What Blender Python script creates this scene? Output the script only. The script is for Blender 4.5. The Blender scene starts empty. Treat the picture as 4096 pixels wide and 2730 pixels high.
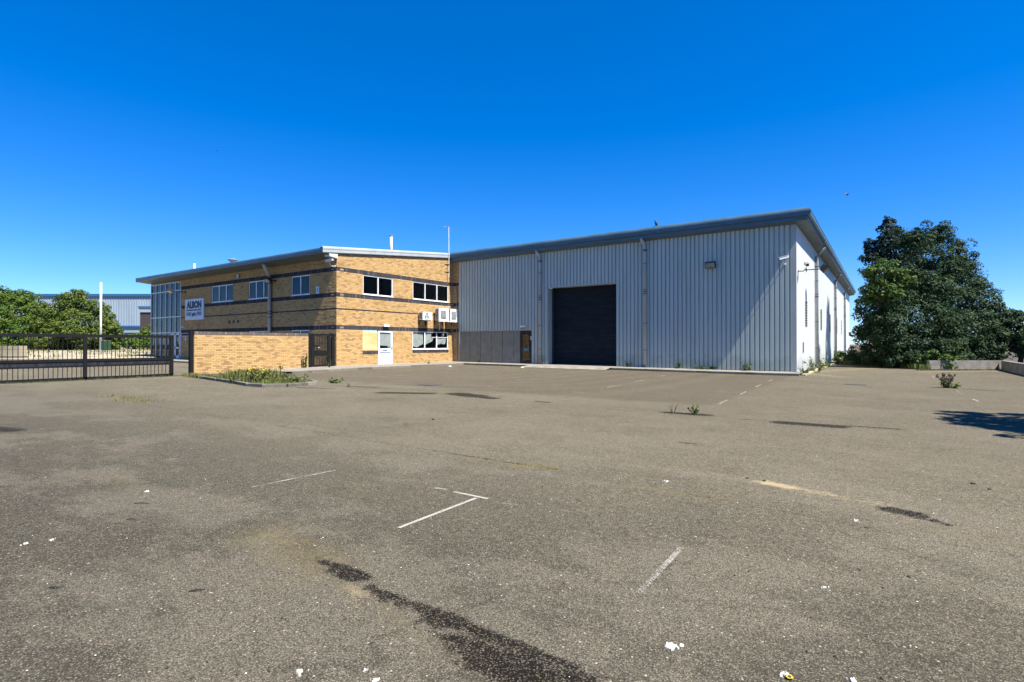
import bpy, math, random
import numpy as np
from mathutils import Vector, Matrix, noise as mn
random.seed(7); rng = np.random.default_rng(7)
S = bpy.context.scene
COL = S.collection
R = math.radians

# ------------------------------------------------------------ camera, world, sun, exposure
AZ = math.atan2(1492, 2146)
cam = bpy.data.cameras.new('camera'); co = bpy.data.objects.new('camera', cam); COL.objects.link(co)
cam.sensor_width = 36; cam.lens = 36*2146/4096; cam.clip_end = 4000; cam.clip_start = .05
co.location = (3.31, -27.18, 1.35)
co.rotation_euler = (math.pi/2 + math.atan(12/2146), 0, AZ)
S.camera = co
SUN_AZ = R(-6.0); SUN_EL = R(58.8)          # sun stands to the +X side
sun_dir = Vector((math.cos(SUN_AZ)*math.cos(SUN_EL), math.sin(SUN_AZ)*math.cos(SUN_EL), math.sin(SUN_EL)))
W = bpy.data.worlds.new('World'); S.world = W; W.use_nodes = True
nt = W.node_tree; nt.nodes.clear()
sky = nt.nodes.new('ShaderNodeTexSky'); sky.sky_type = 'NISHITA'; sky.sun_disc = False
sky.sun_elevation = SUN_EL; sky.sun_rotation = math.pi/2 - SUN_AZ
sky.altitude = 0; sky.air_density = 0.8; sky.dust_density = 0.0; sky.ozone_density = 3.0
hs = nt.nodes.new('ShaderNodeHueSaturation'); hs.inputs['Saturation'].default_value = 1.44; hs.inputs['Value'].default_value = 1.0
hs.inputs['Hue'].default_value = 0.497
gm = nt.nodes.new('ShaderNodeGamma'); gm.inputs['Gamma'].default_value = 0.88
bg = nt.nodes.new('ShaderNodeBackground'); bg.inputs['Strength'].default_value = 0.075
tn = nt.nodes.new('ShaderNodeMix'); tn.data_type = 'RGBA'; tn.blend_type = 'MULTIPLY'; tn.inputs[0].default_value = 1; tn.inputs[7].default_value = (.70, .90, 1.33, 1)
wo = nt.nodes.new('ShaderNodeOutputWorld')
nt.links.new(sky.outputs[0], hs.inputs['Color']); nt.links.new(hs.outputs[0], gm.inputs[0])
nt.links.new(gm.outputs[0], tn.inputs[6]); nt.links.new(tn.outputs[2], bg.inputs[0]); nt.links.new(bg.outputs[0], wo.inputs[0])
sl = bpy.data.lights.new('sun', 'SUN'); sl.energy = 5.0; sl.angle = R(0.5); sl.color = (1, .95, .87)
so = bpy.data.objects.new('sun', sl); COL.objects.link(so)
so.rotation_euler = sun_dir.to_track_quat('Z', 'Y').to_euler()
S.view_settings.view_transform = 'Standard'; S.view_settings.look = 'None'
S.view_settings.exposure = 1.4; S.view_settings.gamma = 1; S.view_settings.use_curve_mapping = False

# ------------------------------------------------------------ materials
def newmat(name):
    m = bpy.data.materials.new(name); m.use_nodes = True
    n = m.node_tree; b = n.nodes['Principled BSDF']; return m, n, b
def node(n, t, **k):
    x = n.nodes.new(t)
    for a, v in k.items():
        if a.startswith('_'): x.inputs[a[1:].replace('_', ' ')].default_value = v
        else: setattr(x, a, v)
    return x
def mth(n, op, a, b=None, clamp=False):
    x = n.nodes.new('ShaderNodeMath'); x.operation = op; x.use_clamp = clamp
    for i, v in enumerate((a, b)):
        if v is None: continue
        if isinstance(v, (int, float)): x.inputs[i].default_value = v
        else: n.links.new(v, x.inputs[i])
    return x.outputs[0]
def mix(n, f, a, b, mode='MIX'):
    x = n.nodes.new('ShaderNodeMix'); x.data_type = 'RGBA'; x.blend_type = mode
    for i, v in ((0, f), (6, a), (7, b)):
        if isinstance(v, (int, float)): x.inputs[i].default_value = v
        elif isinstance(v, tuple): x.inputs[i].default_value = (*v[:3], 1)
        else: n.links.new(v, x.inputs[i])
    return x.outputs[2]
def nz(n, scale, detail=3, rough=.55, vec=None, sc=None):
    x = n.nodes.new('ShaderNodeTexNoise'); x.inputs['Scale'].default_value = scale
    x.inputs['Detail'].default_value = detail; x.inputs['Roughness'].default_value = rough
    g = n.nodes.new('ShaderNodeNewGeometry')
    v = vec or g.outputs['Position']
    if sc:
        mp = n.nodes.new('ShaderNodeMapping'); mp.inputs['Scale'].default_value = sc
        n.links.new(v, mp.inputs[0]); v = mp.outputs[0]
    n.links.new(v, x.inputs['Vector']); return x.outputs['Fac']
def ss(n, v, lo, hi):
    x = n.nodes.new('ShaderNodeMapRange'); x.interpolation_type = 'SMOOTHSTEP'
    x.inputs['From Min'].default_value = lo; x.inputs['From Max'].default_value = hi
    n.links.new(v, x.inputs['Value']); return x.outputs['Result']
def attr(n, name):
    a = n.nodes.new('ShaderNodeAttribute'); a.attribute_name = name; return a.outputs['Fac']
def bump(n, b, h, strength=.3, dist=.01):
    x = n.nodes.new('ShaderNodeBump'); x.inputs['Strength'].default_value = strength
    x.inputs['Distance'].default_value = dist; n.links.new(h, x.inputs['Height'])
    n.links.new(x.outputs[0], b.inputs['Normal'])
def M(name, c, c2=None, rough=.6, metal=0, vs=4, vary=.35, tint=False, sc=None, bmp=0, bs=60, spec=.5, k=.72):
    c = tuple(x*k for x in c); c2 = tuple(x*k for x in c2) if c2 else None
    m, n, b = newmat(name)
    b.inputs['Roughness'].default_value = rough; b.inputs['Metallic'].default_value = metal
    b.inputs['Specular IOR Level'].default_value = spec
    c2 = c2 or tuple(x*(1-vary) for x in c)
    f = nz(n, vs, 4, .6, sc=sc); f = ss(n, f, .3, .72)
    if tint: f = mth(n, 'ADD', mth(n, 'MULTIPLY', f, .45), mth(n, 'MULTIPLY', attr(n, 'tint'), .6), True)
    n.links.new(mix(n, f, c, c2), b.inputs['Base Color'])
    if bmp: bump(n, b, nz(n, bs, 3), bmp, .004)
    return m
MT = {}
MT['white'] = M('white_upvc', (.74, .75, .74), (.55, .56, .54), .35, vs=2, k=1)
MT['black'] = M('black_gate_paint', (.007, .008, .009), (.014, .013, .012), .6, vs=5, spec=.2)
MT['bands'] = M('streaked_black_steel', (.012, .014, .02), (.04, .042, .05), .6, vs=2.5, sc=(1, 6, .3), spec=.2)
MT['darkgrey'] = M('dark_metal', (.028, .030, .032), (.05, .05, .05), .6, spec=.25)
MT['midgrey'] = M('grey_metal', (.30, .32, .33), (.2, .21, .21), .5)
MT['pipe'] = M('grey_pipe', (.36, .38, .38), (.28, .30, .30), .4, vs=2, sc=(1, 1, .4), k=1)
MT['collar'] = M('pipe_collar', (.07, .09, .11), None, .5)
MT['fascia'] = M('fascia_metal', (.060, .115, .160), (.042, .085, .120), .38, metal=.0, vs=1.2, sc=(1, 1, 3), k=1)  # same sheet as the verge, shade put into a darker, bluer colour
MT['soffit'] = M('soffit_metal', (.14, .18, .20), (.10, .13, .15), .55, vs=1)
MT['roof'] = M('roof_sheet', (.28, .30, .31), (.2, .21, .22), .5)
MT['verge'] = M('sunlit_verge_metal', (.46, .49, .49), (.38, .42, .43), .4, vs=1.5)  # same sheet as the fascia, sunlight put into a paler colour
MT['mull'] = M('mullion_aluminium', (.52, .56, .58), (.42, .46, .48), .35, vs=3, k=1)
MT['mortar'] = M('mortar', (.32, .25, .155), (.22, .17, .11), .9, vs=20)
MT['concrete'] = M('concrete', (.32, .29, .24), (.18, .165, .14), .9, vs=3, bmp=.4)
MT['kerb'] = M('kerb_concrete', (.27, .24, .19), (.10, .09, .07), .9, vs=6, tint=True, bmp=.4)
MT['sand'] = M('sandy_verge', (.50, .42, .29), (.24, .21, .12), .95, vs=.6, bmp=.6, bs=12)
MT['soil'] = M('soil', (.10, .07, .04), (.04, .04, .02), .95, vs=2, bmp=.5, bs=10)
MT['ply'] = M('plywood', (.88, .68, .34), (.70, .44, .17), .7, vs=1.3, sc=(1, .6, 5))
MT['plinth'] = M('plinth_panel', (.19, .195, .17), (.14, .145, .13), .5, vs=2.5, k=1)
MT['rdoor'] = M('roller_slat', (.005, .010, .018), (.012, .022, .028), .55, vs=1.5, sc=(1, 1, 3), spec=.2, k=1)
MT['bark'] = M('bark', (.12, .09, .06), (.05, .04, .03), .95, vs=8, bmp=.6, bs=20)
MT['paper'] = M('paper', (.62, .62, .58), (.48, .48, .45), .85, vs=4)
MT['sign'] = M('sign_white', (.55, .60, .66), (.46, .51, .58), .4, vs=2, k=1)
MT['navy'] = M('navy_print', (.008, .02, .05), None, .5)
MT['bluegrey'] = M('bluegrey_print', (.22, .30, .38), None, .5)
MT['slate'] = M('slate_print', (.05, .05, .10), None, .5)
MT['green'] = M('green_cabinet', (.02, .08, .035), (.03, .06, .03), .6)
MT['bird'] = M('bird_feather', (.02, .022, .025), None, .7)
MT['brown'] = M('brown_board', (.12, .065, .03), (.08, .045, .02), .7)
MT['teal'] = M('teal_print', (.10, .26, .33), None, .5)
MT['room'] = M('dark_interior', (.012, .013, .015), (.02, .02, .022), .9)
MT['blind'] = M('blind_fabric', (.025, .055, .075), (.015, .035, .05), .8, vs=3, sc=(6, 6, .2), k=1)
MT['blind2'] = M('pale_blind_fabric', (.14, .21, .25), (.10, .16, .19), .8, vs=3, sc=(6, 6, .2), k=1)
MT['farblue'] = M('blue_trim', (.02, .13, .30), (.03, .16, .33), .5)
MT['farclad'] = M('far_cladding', (.37, .45, .52), (.31, .39, .45), .5, vs=.5, sc=(1, 1, .3))
MT['farbrick'] = M('far_dark_brick', (.05, .04, .045), (.07, .05, .05), .9, vs=6)
MT['tarspot'] = M('manhole_iron', (.05, .047, .042), (.08, .07, .06), .8, vs=10)
MT['droppings'] = M('chalk_white', (.78, .77, .72), (.6, .58, .5), .9, vs=30)
MT['stick'] = M('twig', (.04, .03, .02), None, .9)
MT['lichen'] = M('lichen_kerb', (.55, .50, .27), (.30, .27, .14), .95, vs=5, bmp=.6, bs=20)
MT['yellow'] = M('yellow_petals', (.75, .62, .03), (.6, .45, .02), .6)
MT['lamp'] = M('lamp_lens', (.35, .40, .38), (.2, .24, .24), .2)

def brickmat(name, a, b_, c):
    m, n, b = newmat(name); b.inputs['Roughness'].default_value = .88; b.inputs['Specular IOR Level'].default_value = .2
    t = attr(n, 'tint')
    col = mix(n, ss(n, t, 0, .6), a, b_); col = mix(n, ss(n, t, .72, 1.0), col, c)
    f = nz(n, .9, 5, .65); col = mix(n, mth(n, 'MULTIPLY', ss(n, f, .45, .75), .22), col, tuple(x*.55 for x in a))
    g = nz(n, 45, 3, .7); col = mix(n, mth(n, 'MULTIPLY', ss(n, g, .45, .8), .35), col, tuple(x*.6 for x in b_))
    n.links.new(col, b.inputs['Base Color']); bump(n, b, g, .5, .004); return m
MT['buff'] = brickmat('buff_brick', (.50, .325, .140), (.425, .265, .108), (.29, .18, .082))
MT['blueb'] = brickmat('blue_engineering_brick', (.05, .047, .055), (.033, .031, .037), (.10, .085, .085))

MT['cop'] = brickmat('coping_brick', (.13, .105, .09), (.10, .08, .07), (.24, .17, .11))
def cladmat(name, a, b_):
    m, n, b = newmat(name); b.inputs['Roughness'].default_value = .42; b.inputs['Specular IOR Level'].default_value = .4
    f = nz(n, 1.0, 5, .6, sc=(5, 5, .35))
    col = mix(n, mth(n, 'ADD', mth(n, 'MULTIPLY', ss(n, f, .35, .7), .6), mth(n, 'MULTIPLY', attr(n, 'tint'), .4)), a, b_)
    g = n.nodes.new('ShaderNodeNewGeometry'); sp = n.nodes.new('ShaderNodeSeparateXYZ'); n.links.new(g.outputs['Position'], sp.inputs[0])
    d = nz(n, 2.2, 5, .7)
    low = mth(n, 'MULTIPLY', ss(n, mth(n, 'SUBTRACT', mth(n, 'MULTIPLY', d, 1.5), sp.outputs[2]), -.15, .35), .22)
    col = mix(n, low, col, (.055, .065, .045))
    n.links.new(col, b.inputs['Base Color']); return m
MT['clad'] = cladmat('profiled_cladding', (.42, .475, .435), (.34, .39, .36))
MT['cladtrim'] = M('cladding_trim', (.36, .39, .36), (.30, .32, .30), .45, vs=1.5, sc=(1, 1, .3), k=1)
MT['cladD'] = cladmat('sunlit_profiled_cladding', (.55, .57, .55), (.50, .52, .50))  # same cladding as the front, sunlight put into a paler colour

def glassmat(name, tint, gloss=1.0):
    m = bpy.data.materials.new(name); m.use_nodes = True; n = m.node_tree; n.nodes.clear()
    tr = node(n, 'ShaderNodeBsdfTransparent'); tr.inputs[0].default_value = (*tint, 1)
    gl = node(n, 'ShaderNodeBsdfGlossy'); gl.inputs['Roughness'].default_value = .015
    gl.inputs[0].default_value = (gloss, gloss, gloss, 1)
    bp = n.nodes.new('ShaderNodeBump'); bp.inputs['Strength'].default_value = .04; bp.inputs['Distance'].default_value = .02
    n.links.new(nz(n, 1.2, 2), bp.inputs['Height']); n.links.new(bp.outputs[0], gl.inputs['Normal'])
    ge = n.nodes.new('ShaderNodeNewGeometry'); vm = n.nodes.new('ShaderNodeVectorMath'); vm.operation = 'DOT_PRODUCT'
    n.links.new(ge.outputs['Incoming'], vm.inputs[0]); n.links.new(ge.outputs['Normal'], vm.inputs[1])
    sch = mth(n, 'POWER', mth(n, 'SUBTRACT', 1.0, mth(n, 'ABSOLUTE', vm.outputs['Value'])), 5)
    mx = node(n, 'ShaderNodeMixShader'); o = node(n, 'ShaderNodeOutputMaterial')
    f = mth(n, 'ADD', mth(n, 'MULTIPLY', sch, .9), .05, True)
    n.links.new(f, mx.inputs[0]); n.links.new(tr.outputs[0], mx.inputs[1]); n.links.new(gl.outputs[0], mx.inputs[2])
    n.links.new(mx.outputs[0], o.inputs[0]); return m
MT['glass'] = glassmat('window_glass', (.75, .8, .8))
MT['tglass'] = glassmat('tinted_glass', (.20, .30, .36), .8)

def leafmat(name, a, b_, c):
    m = bpy.data.materials.new(name); m.use_nodes = True; n = m.node_tree; b = n.nodes['Principled BSDF']
    t = attr(n, 'tint'); col = mix(n, ss(n, t, 0, .7), a, b_); col = mix(n, ss(n, t, .8, 1), col, c)
    n.links.new(col, b.inputs['Base Color']); b.inputs['Roughness'].default_value = .62; b.inputs['Specular IOR Level'].default_value = .18
    tl = node(n, 'ShaderNodeBsdfTranslucent'); n.links.new(col, tl.inputs[0])
    mx = node(n, 'ShaderNodeMixShader'); mx.inputs[0].default_value = .22
    n.links.new(b.outputs[0], mx.inputs[1]); n.links.new(tl.outputs[0], mx.inputs[2])
    n.links.new(mx.outputs[0], n.nodes['Material Output'].inputs[0]); return m
MT['leafR'] = leafmat('sycamore_leaf', (.015, .040, .016), (.034, .062, .022), (.095, .11, .045))
MT['leafB'] = leafmat('bright_leaf', (.034, .075, .015), (.065, .108, .02), (.115, .145, .035))
MT['leafD'] = leafmat('dark_pine_leaf', (.012, .028, .022), (.020, .042, .030), (.04, .05, .04))
MT['leafL'] = leafmat('elder_leaf', (.042, .078, .013), (.10, .135, .02), (.28, .29, .15))
MT['leafT'] = leafmat('plain_elder_leaf', (.038, .085, .013), (.090, .140, .018), (.15, .19, .04))
MT['leafH'] = leafmat('hedge_leaf', (.040, .085, .010), (.085, .140, .016), (.14, .18, .035))
MT['weed'] = leafmat('weed_leaf', (.06, .10, .022), (.11, .135, .035), (.21, .18, .085))
MT['grass'] = leafmat('long_grass', (.09, .11, .03), (.16, .15, .05), (.27, .215, .11))
MT['weedg'] = leafmat('mixed_grass', (.07, .10, .022), (.125, .14, .04), (.26, .20, .10))
MT['seed'] = leafmat('seed_head', (.09, .07, .05), (.13, .09, .06), (.2, .15, .1))

# asphalt
def asphalt():
    m, n, b = newmat('weathered_asphalt'); b.inputs['Roughness'].default_value = .95; b.inputs['Specular IOR Level'].default_value = .08
    big = ss(n, nz(n, .16, 4, .6), .35, .66); mid = ss(n, nz(n, 1.1, 6, .7), .32, .7)
    stre = ss(n, nz(n, .5, 5, .65, sc=(.5, 2.2, 1)), .35, .7)
    col = mix(n, big, (.050, .052, .037), (.056, .053, .038))
    col = mix(n, mth(n, 'MULTIPLY', mid, .5), col, (.104, .091, .058))
    col = mix(n, mth(n, 'MULTIPLY', stre, .35), col, (.040, .037, .029))
    col = mix(n, mth(n, 'MULTIPLY', attr(n, 'far_pale'), .62), col, (.345, .300, .198))
    col = mix(n, mth(n, 'MULTIPLY', mth(n, 'MULTIPLY', ss(n, nz(n, .8, 6, .75), .5, .66), attr(n, 'far_pale')), .4), col, (.085, .068, .045))
    m2 = ss(n, nz(n, 6, 5, .8), .36, .66); m3 = ss(n, nz(n, 24, 4, .8), .38, .64)
    col = mix(n, mth(n, 'MULTIPLY', m2, .34), col, (.045, .038, .027))
    col = mix(n, mth(n, 'MULTIPLY', m3, .55), col, (.034, .030, .022))
    m4 = ss(n, nz(n, 13, 5, .85), .52, .68)
    col = mix(n, mth(n, 'MULTIPLY', m4, .42), col, (.25, .22, .165))
    wv = ss(n, nz(n, .33, 7, .72, sc=(1, 1.6, 1)), .47, .57)
    col = mix(n, mth(n, 'MULTIPLY', wv, .38), col, (.235, .205, .15))
    gc = n.nodes.new('ShaderNodeNewGeometry'); ds = n.nodes.new('ShaderNodeTexNoise'); ds.inputs['Scale'].default_value = 1.1; ds.inputs['Detail'].default_value = 5
    n.links.new(gc.outputs['Position'], ds.inputs['Vector']); va = n.nodes.new('ShaderNodeVectorMath'); va.operation = 'MULTIPLY_ADD'
    n.links.new(ds.outputs['Color'], va.inputs[0]); va.inputs[1].default_value = (1.4, 1.4, 0); n.links.new(gc.outputs['Position'], va.inputs[2])
    vc = n.nodes.new('ShaderNodeTexVoronoi'); vc.feature = 'DISTANCE_TO_EDGE'; vc.inputs['Scale'].default_value = .22; n.links.new(va.outputs[0], vc.inputs['Vector'])
    ck = mth(n, 'MULTIPLY', mth(n, 'SUBTRACT', 1.0, ss(n, vc.outputs['Distance'], .0, .006)), ss(n, nz(n, .5, 3), .46, .6))
    col = mix(n, mth(n, 'MULTIPLY', ck, .42), col, (.022, .018, .012))
    hv = ss(n, nz(n, 1.7, 4, .7), .4, .62); col = mix(n, mth(n, 'MULTIPLY', hv, .30), col, mix(n, .4, col, (.13, .095, .072)))
    hg = ss(n, nz(n, .7, 4, .7), .5, .68); col = mix(n, mth(n, 'MULTIPLY', hg, .35), col, mix(n, .45, col, (.055, .075, .055)))
    br = attr(n, 'brown'); col = mix(n, mth(n, 'MULTIPLY', br, .62), col, (.092, .072, .046))
    v = n.nodes.new('ShaderNodeTexVoronoi'); v.inputs['Scale'].default_value = 160
    g = n.nodes.new('ShaderNodeNewGeometry'); n.links.new(g.outputs['Position'], v.inputs['Vector'])
    sepc = n.nodes.new('ShaderNodeSeparateColor'); n.links.new(v.outputs['Color'], sepc.inputs[0])
    st = sepc.outputs[0]
    col = mix(n, mth(n, 'MULTIPLY', ss(n, st, .6, .95), .58), col, (.26, .235, .18))
    col = mix(n, mth(n, 'MULTIPLY', ss(n, sepc.outputs[2], .5, .85), .68), col, (.020, .017, .013))
    fine = nz(n, 210, 3, .75)
    col = mix(n, mth(n, 'MULTIPLY', ss(n, v.outputs['Distance'], .35, .75), .6), col, (.016, .014, .011))
    col = mix(n, mth(n, 'MULTIPLY', ss(n, fine, .5, .8), .3), col, (.014, .013, .011))
    v2 = n.nodes.new('ShaderNodeTexVoronoi'); v2.inputs['Scale'].default_value = 38
    n.links.new(g.outputs['Position'], v2.inputs['Vector'])
    s2 = n.nodes.new('ShaderNodeSeparateColor'); n.links.new(v2.outputs['Color'], s2.inputs[0])
    chip = mth(n, 'MULTIPLY', mth(n, 'GREATER_THAN', s2.outputs[1], .93), mth(n, 'LESS_THAN', v2.outputs['Distance'], .2))
    col = mix(n, mth(n, 'MULTIPLY', chip, .7), col, (.38, .34, .28))
    edge = nz(n, 14, 6, .75); e2 = nz(n, 90, 3, .7)
    def mask(name, k=1.1, lo=.48, hi=.62):
        x = mth(n, 'ADD', attr(n, name), mth(n, 'MULTIPLY', mth(n, 'SUBTRACT', edge, .5), k))
        x = mth(n, 'ADD', x, mth(n, 'MULTIPLY', mth(n, 'SUBTRACT', e2, .5), 1.1))
        return ss(n, x, lo, hi)
    col = mix(n, mth(n, 'MULTIPLY', mask('sand', 1.1, .4, .8), .7), col, (.33, .26, .145))
    col = mix(n, mth(n, 'MULTIPLY', mask('moss', 1.3, .34, .78), .5), col, (.125, .098, .042))
    show = mth(n, 'SUBTRACT', 1.0, mth(n, 'MULTIPLY', ss(n, st, .7, .9), .6))
    col = mix(n, mth(n, 'MULTIPLY', mth(n, 'MULTIPLY', mask('dark', 1.5, .40, .64), .96), show), col, (.007, .0055, .0045))
    n.links.new(col, b.inputs['Base Color'])
    b.inputs['Sheen Weight'].default_value = 0.0; b.inputs['Sheen Roughness'].default_value = .6; b.inputs['Sheen Tint'].default_value = (.9, .8, .62, 1)
    hh = mth(n, 'ADD', v.outputs['Distance'], mth(n, 'MULTIPLY', fine, .6))
    bump(n, b, hh, .5, .005); return m
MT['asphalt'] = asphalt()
def paint():
    m, n, b = newmat('worn_line_paint'); b.inputs['Roughness'].default_value = .85
    b.inputs['Base Color'].default_value = (.34, .32, .27, 1)
    x = mth(n, 'ADD', nz(n, 70, 4, .8), mth(n, 'MULTIPLY', mth(n, 'SUBTRACT', nz(n, 2.5, 3), .5), .7))
    f = mth(n, 'ADD', x, mth(n, 'MULTIPLY', attr(n, 'tint'), .30))
    tr = node(n, 'ShaderNodeBsdfTransparent'); mx = node(n, 'ShaderNodeMixShader')
    n.links.new(mth(n, 'MULTIPLY', ss(n, f, .56, .80), .8), mx.inputs[0]); n.links.new(tr.outputs[0], mx.inputs[1]); n.links.new(b.outputs[0], mx.inputs[2])
    n.links.new(mx.outputs[0], n.nodes['Material Output'].inputs[0]); return m
MT['paint'] = paint()

# ------------------------------------------------------------ mesh building
def wloc(o):
    v = Vector((0, 0, 0))
    while o is not None: v = v + o.location; o = o.parent
    return v
class MB:
    def __init__(s): s.v = []; s.f = []; s.t = []
    def add(s, vs, fs, t=0.):
        n = len(s.v); s.v += [tuple(v) for v in vs]; s.f += [tuple(i+n for i in f) for f in fs]; s.t += [t]*len(fs); return s
    def box(s, x0, x1, y0, y1, z0, z1, t=0.):
        x0, x1 = sorted((x0, x1)); y0, y1 = sorted((y0, y1)); z0, z1 = sorted((z0, z1))
        return s.add([(x0,y0,z0),(x1,y0,z0),(x1,y1,z0),(x0,y1,z0),(x0,y0,z1),(x1,y0,z1),(x1,y1,z1),(x0,y1,z1)],
              [(0,3,2,1),(4,5,6,7),(0,1,5,4),(1,2,6,5),(2,3,7,6),(3,0,4,7)], t)
    def tube(s, pts, r, n=8, t=0., caps=True):
        pts = [Vector(p) for p in pts]; rs = r if isinstance(r, (list, tuple)) else [r]*len(pts)
        rings = []
        for i, p in enumerate(pts):
            d = (pts[min(i+1, len(pts)-1)] - pts[max(i-1, 0)]).normalized()
            a = Vector((0, 0, 1)) if abs(d.z) < .9 else Vector((1, 0, 0))
            u = d.cross(a).normalized(); w = d.cross(u)
            rings.append([p + (u*math.cos(2*math.pi*k/n) + w*math.sin(2*math.pi*k/n))*rs[i] for k in range(n)])
        vs = [v for q in rings for v in q]; fs = []
        for i in range(len(pts)-1):
            for k in range(n): fs.append((i*n+k, i*n+(k+1) % n, (i+1)*n+(k+1) % n, (i+1)*n+k))
        if caps: fs += [tuple(range(n))[::-1], tuple(range((len(pts)-1)*n, len(pts)*n))]
        return s.add(vs, fs, t)
    def quad(s, a, b, c, d, t=0.): return s.add([a, b, c, d], [(0, 1, 2, 3)], t)
    def build(s, name, mat, parent=None, smooth=False, off=None):
        me = bpy.data.meshes.new(name); o = bpy.data.objects.new(name, me); COL.objects.link(o)
        base = off if off is not None else (wloc(parent) if parent else Vector((0, 0, 0)))
        me.from_pydata([(a-base[0], b-base[1], c-base[2]) for a, b, c in s.v], [], s.f)
        at = me.attributes.new('tint', 'FLOAT', 'FACE'); at.data.foreach_set('value', s.t)
        if smooth: me.polygons.foreach_set('use_smooth', [True]*len(s.f))
        if mat: me.materials.append(MT[mat] if isinstance(mat, str) else mat)
        if parent: o.parent = parent
        return o
def empty(name, loc, label, cat, group=None):
    o = bpy.data.objects.new(name, None); COL.objects.link(o); o.location = loc; o.empty_display_size = .2
    o['label'] = label; o['category'] = cat
    if group: o['group'] = group
    return o
def tag(o, label, cat, group=None):
    o['label'] = label; o['category'] = cat
    if group: o['group'] = group
    return o
def kind(o, k, label=None):
    o['kind'] = k
    if label: o['label'] = label
    return o
def copy_tree(o, loc, label=None, rotz=None):
    c = o.copy(); COL.objects.link(c); c.location = loc
    if rotz is not None: c.rotation_euler.z = rotz
    if label: c['label'] = label
    def rec(src, dst):
        for ch in list(src.children):
            d = ch.copy(); COL.objects.link(d); d.parent = dst; rec(ch, d)
    rec(o, c); return c

def sstep(x): x = min(1, max(0, x)); return x*x*(3-2*x)
def lotz(X, Y):
    s = max(sstep((Y+18)/8.5), sstep((-X-24)/14))
    return .005*min(60, max(0, -X-2))*s

# ------------------------------------------------------------ ground
def axis(bounds):
    out = []
    for a, b, st in bounds:
        n = max(1, int(round((b-a)/st))); out += [a+(b-a)*i/n for i in range(n)]
    out.append(bounds[-1][1]); return np.array(out)
xs = axis([(-1500, -200, 260), (-200, -60, 20), (-60, -22, 2), (-22, -13, .25), (-13, -6, .12), (-6, 6, .07), (6, 14, .4), (14, 60, 6), (60, 300, 60), (300, 1500, 400)])
ys = axis([(-1500, -200, 260), (-200, -40, 20), (-40, -27, 1.3), (-27, -20, .07), (-20, -14, .1), (-14, 14, .4), (14, 60, 4), (60, 200, 20), (200, 1500, 260)])
XX, YY = np.meshgrid(xs, ys); nx, ny = len(xs), len(ys)
def npss(x): x = np.clip(x, 0, 1); return x*x*(3-2*x)
sZ = np.maximum(npss((YY+18)/8.5), npss((-XX-24)/14)); ZZ = .005*np.clip(-XX-2, 0, 60)*sZ
V = np.stack([XX.ravel(), YY.ravel(), ZZ.ravel()], 1)
i = np.arange(nx*ny).reshape(ny, nx)
F = np.stack([i[:-1, :-1].ravel(), i[:-1, 1:].ravel(), i[1:, 1:].ravel(), i[1:, :-1].ravel()], 1)
me = bpy.data.meshes.new('car_park'); me.from_pydata(V.tolist(), [], F.tolist())
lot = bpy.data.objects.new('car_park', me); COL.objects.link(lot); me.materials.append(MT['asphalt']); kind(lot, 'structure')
def field(strokes):
    out = np.zeros_like(XX)
    for (ax, ay, bx, by, w, st) in strokes:
        dx, dy = bx-ax, by-ay; L = dx*dx+dy*dy+1e-9
        t = np.clip(((XX-ax)*dx+(YY-ay)*dy)/L, 0, 1)
        d = np.hypot(XX-ax-t*dx, YY-ay-t*dy)
        out = np.maximum(out, st*np.clip(1-d/w*.5, 0, 1))
    return out.ravel()
dark = field([(.42,-25.10,.60,-25.13,.035,.95),(.60,-25.13,.80,-25.12,.06,1.1),(.66,-25.19,.8,-25.18,.03,.8),(.80,-25.12,.98,-25.16,.035,1.0),(.98,-25.16,1.2,-25.19,.035,.85),(.95,-25.2,1.15,-25.23,.05,.62),
  (1.2,-25.19,1.4,-25.20,.04,.8),(1.4,-25.17,1.75,-25.20,.05,1.0),(1.75,-25.2,2.2,-25.22,.045,1.1),(2.2,-25.22,2.8,-25.26,.045,1.05),
  (1.45,-25.27,1.75,-25.31,.07,.72),(1.75,-25.30,2.15,-25.33,.10,.85),(1.85,-25.38,2.3,-25.42,.08,.85),(1.05,-25.22,1.4,-25.27,.05,.5),
  (3.34,-21.82,3.50,-21.86,.085,1.15),(3.54,-21.92,3.68,-22.02,.05,.9),(1.85,-16.95,2.65,-16.93,.17,1.15),(1.2,-16.9,1.9,-16.95,.08,.6),(2.8,-16.75,3.5,-16.7,.12,.7),
  (-8.1,-17.0,-6.9,-16.45,.25,.95),(-6.2,-16.1,-5.4,-16.3,.30,1.15),(-5.2,-16.4,-4.7,-16.5,.2,1.0),(-3.4,-16.5,-3.1,-16.5,.12,.75),
  (-8.5,-24.9,-7.85,-24.75,.20,.85),(-.2,-16.75,.5,-16.7,.16,.95),(1.0,-19.8,1.2,-19.82,.07,.7),(-11.6,-17.3,-10.4,-17.0,.22,.6),(-10.6,-16.2,-9.8,-15.9,.2,.7),
  (4.7,-5.9,6.0,-6.6,.3,.65),(2.0,-10.6,3.3,-11.2,.25,.5),(3.2,-11.4,4.6,-11.9,.2,.5),(-16,-19.2,-12,-21.2,.07,.55),(-11.0,-22.0,-6.5,-22.1,.05,.55),(-5,-22.1,0,-22.18,.045,.6),(-9.0,-18.2,-5.0,-19.6,.05,.5),
  (1.5,-22.25,4.5,-22.6,.045,.5),(-4.6,-24.9,-3.0,-25.2,.05,.42)])
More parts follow.
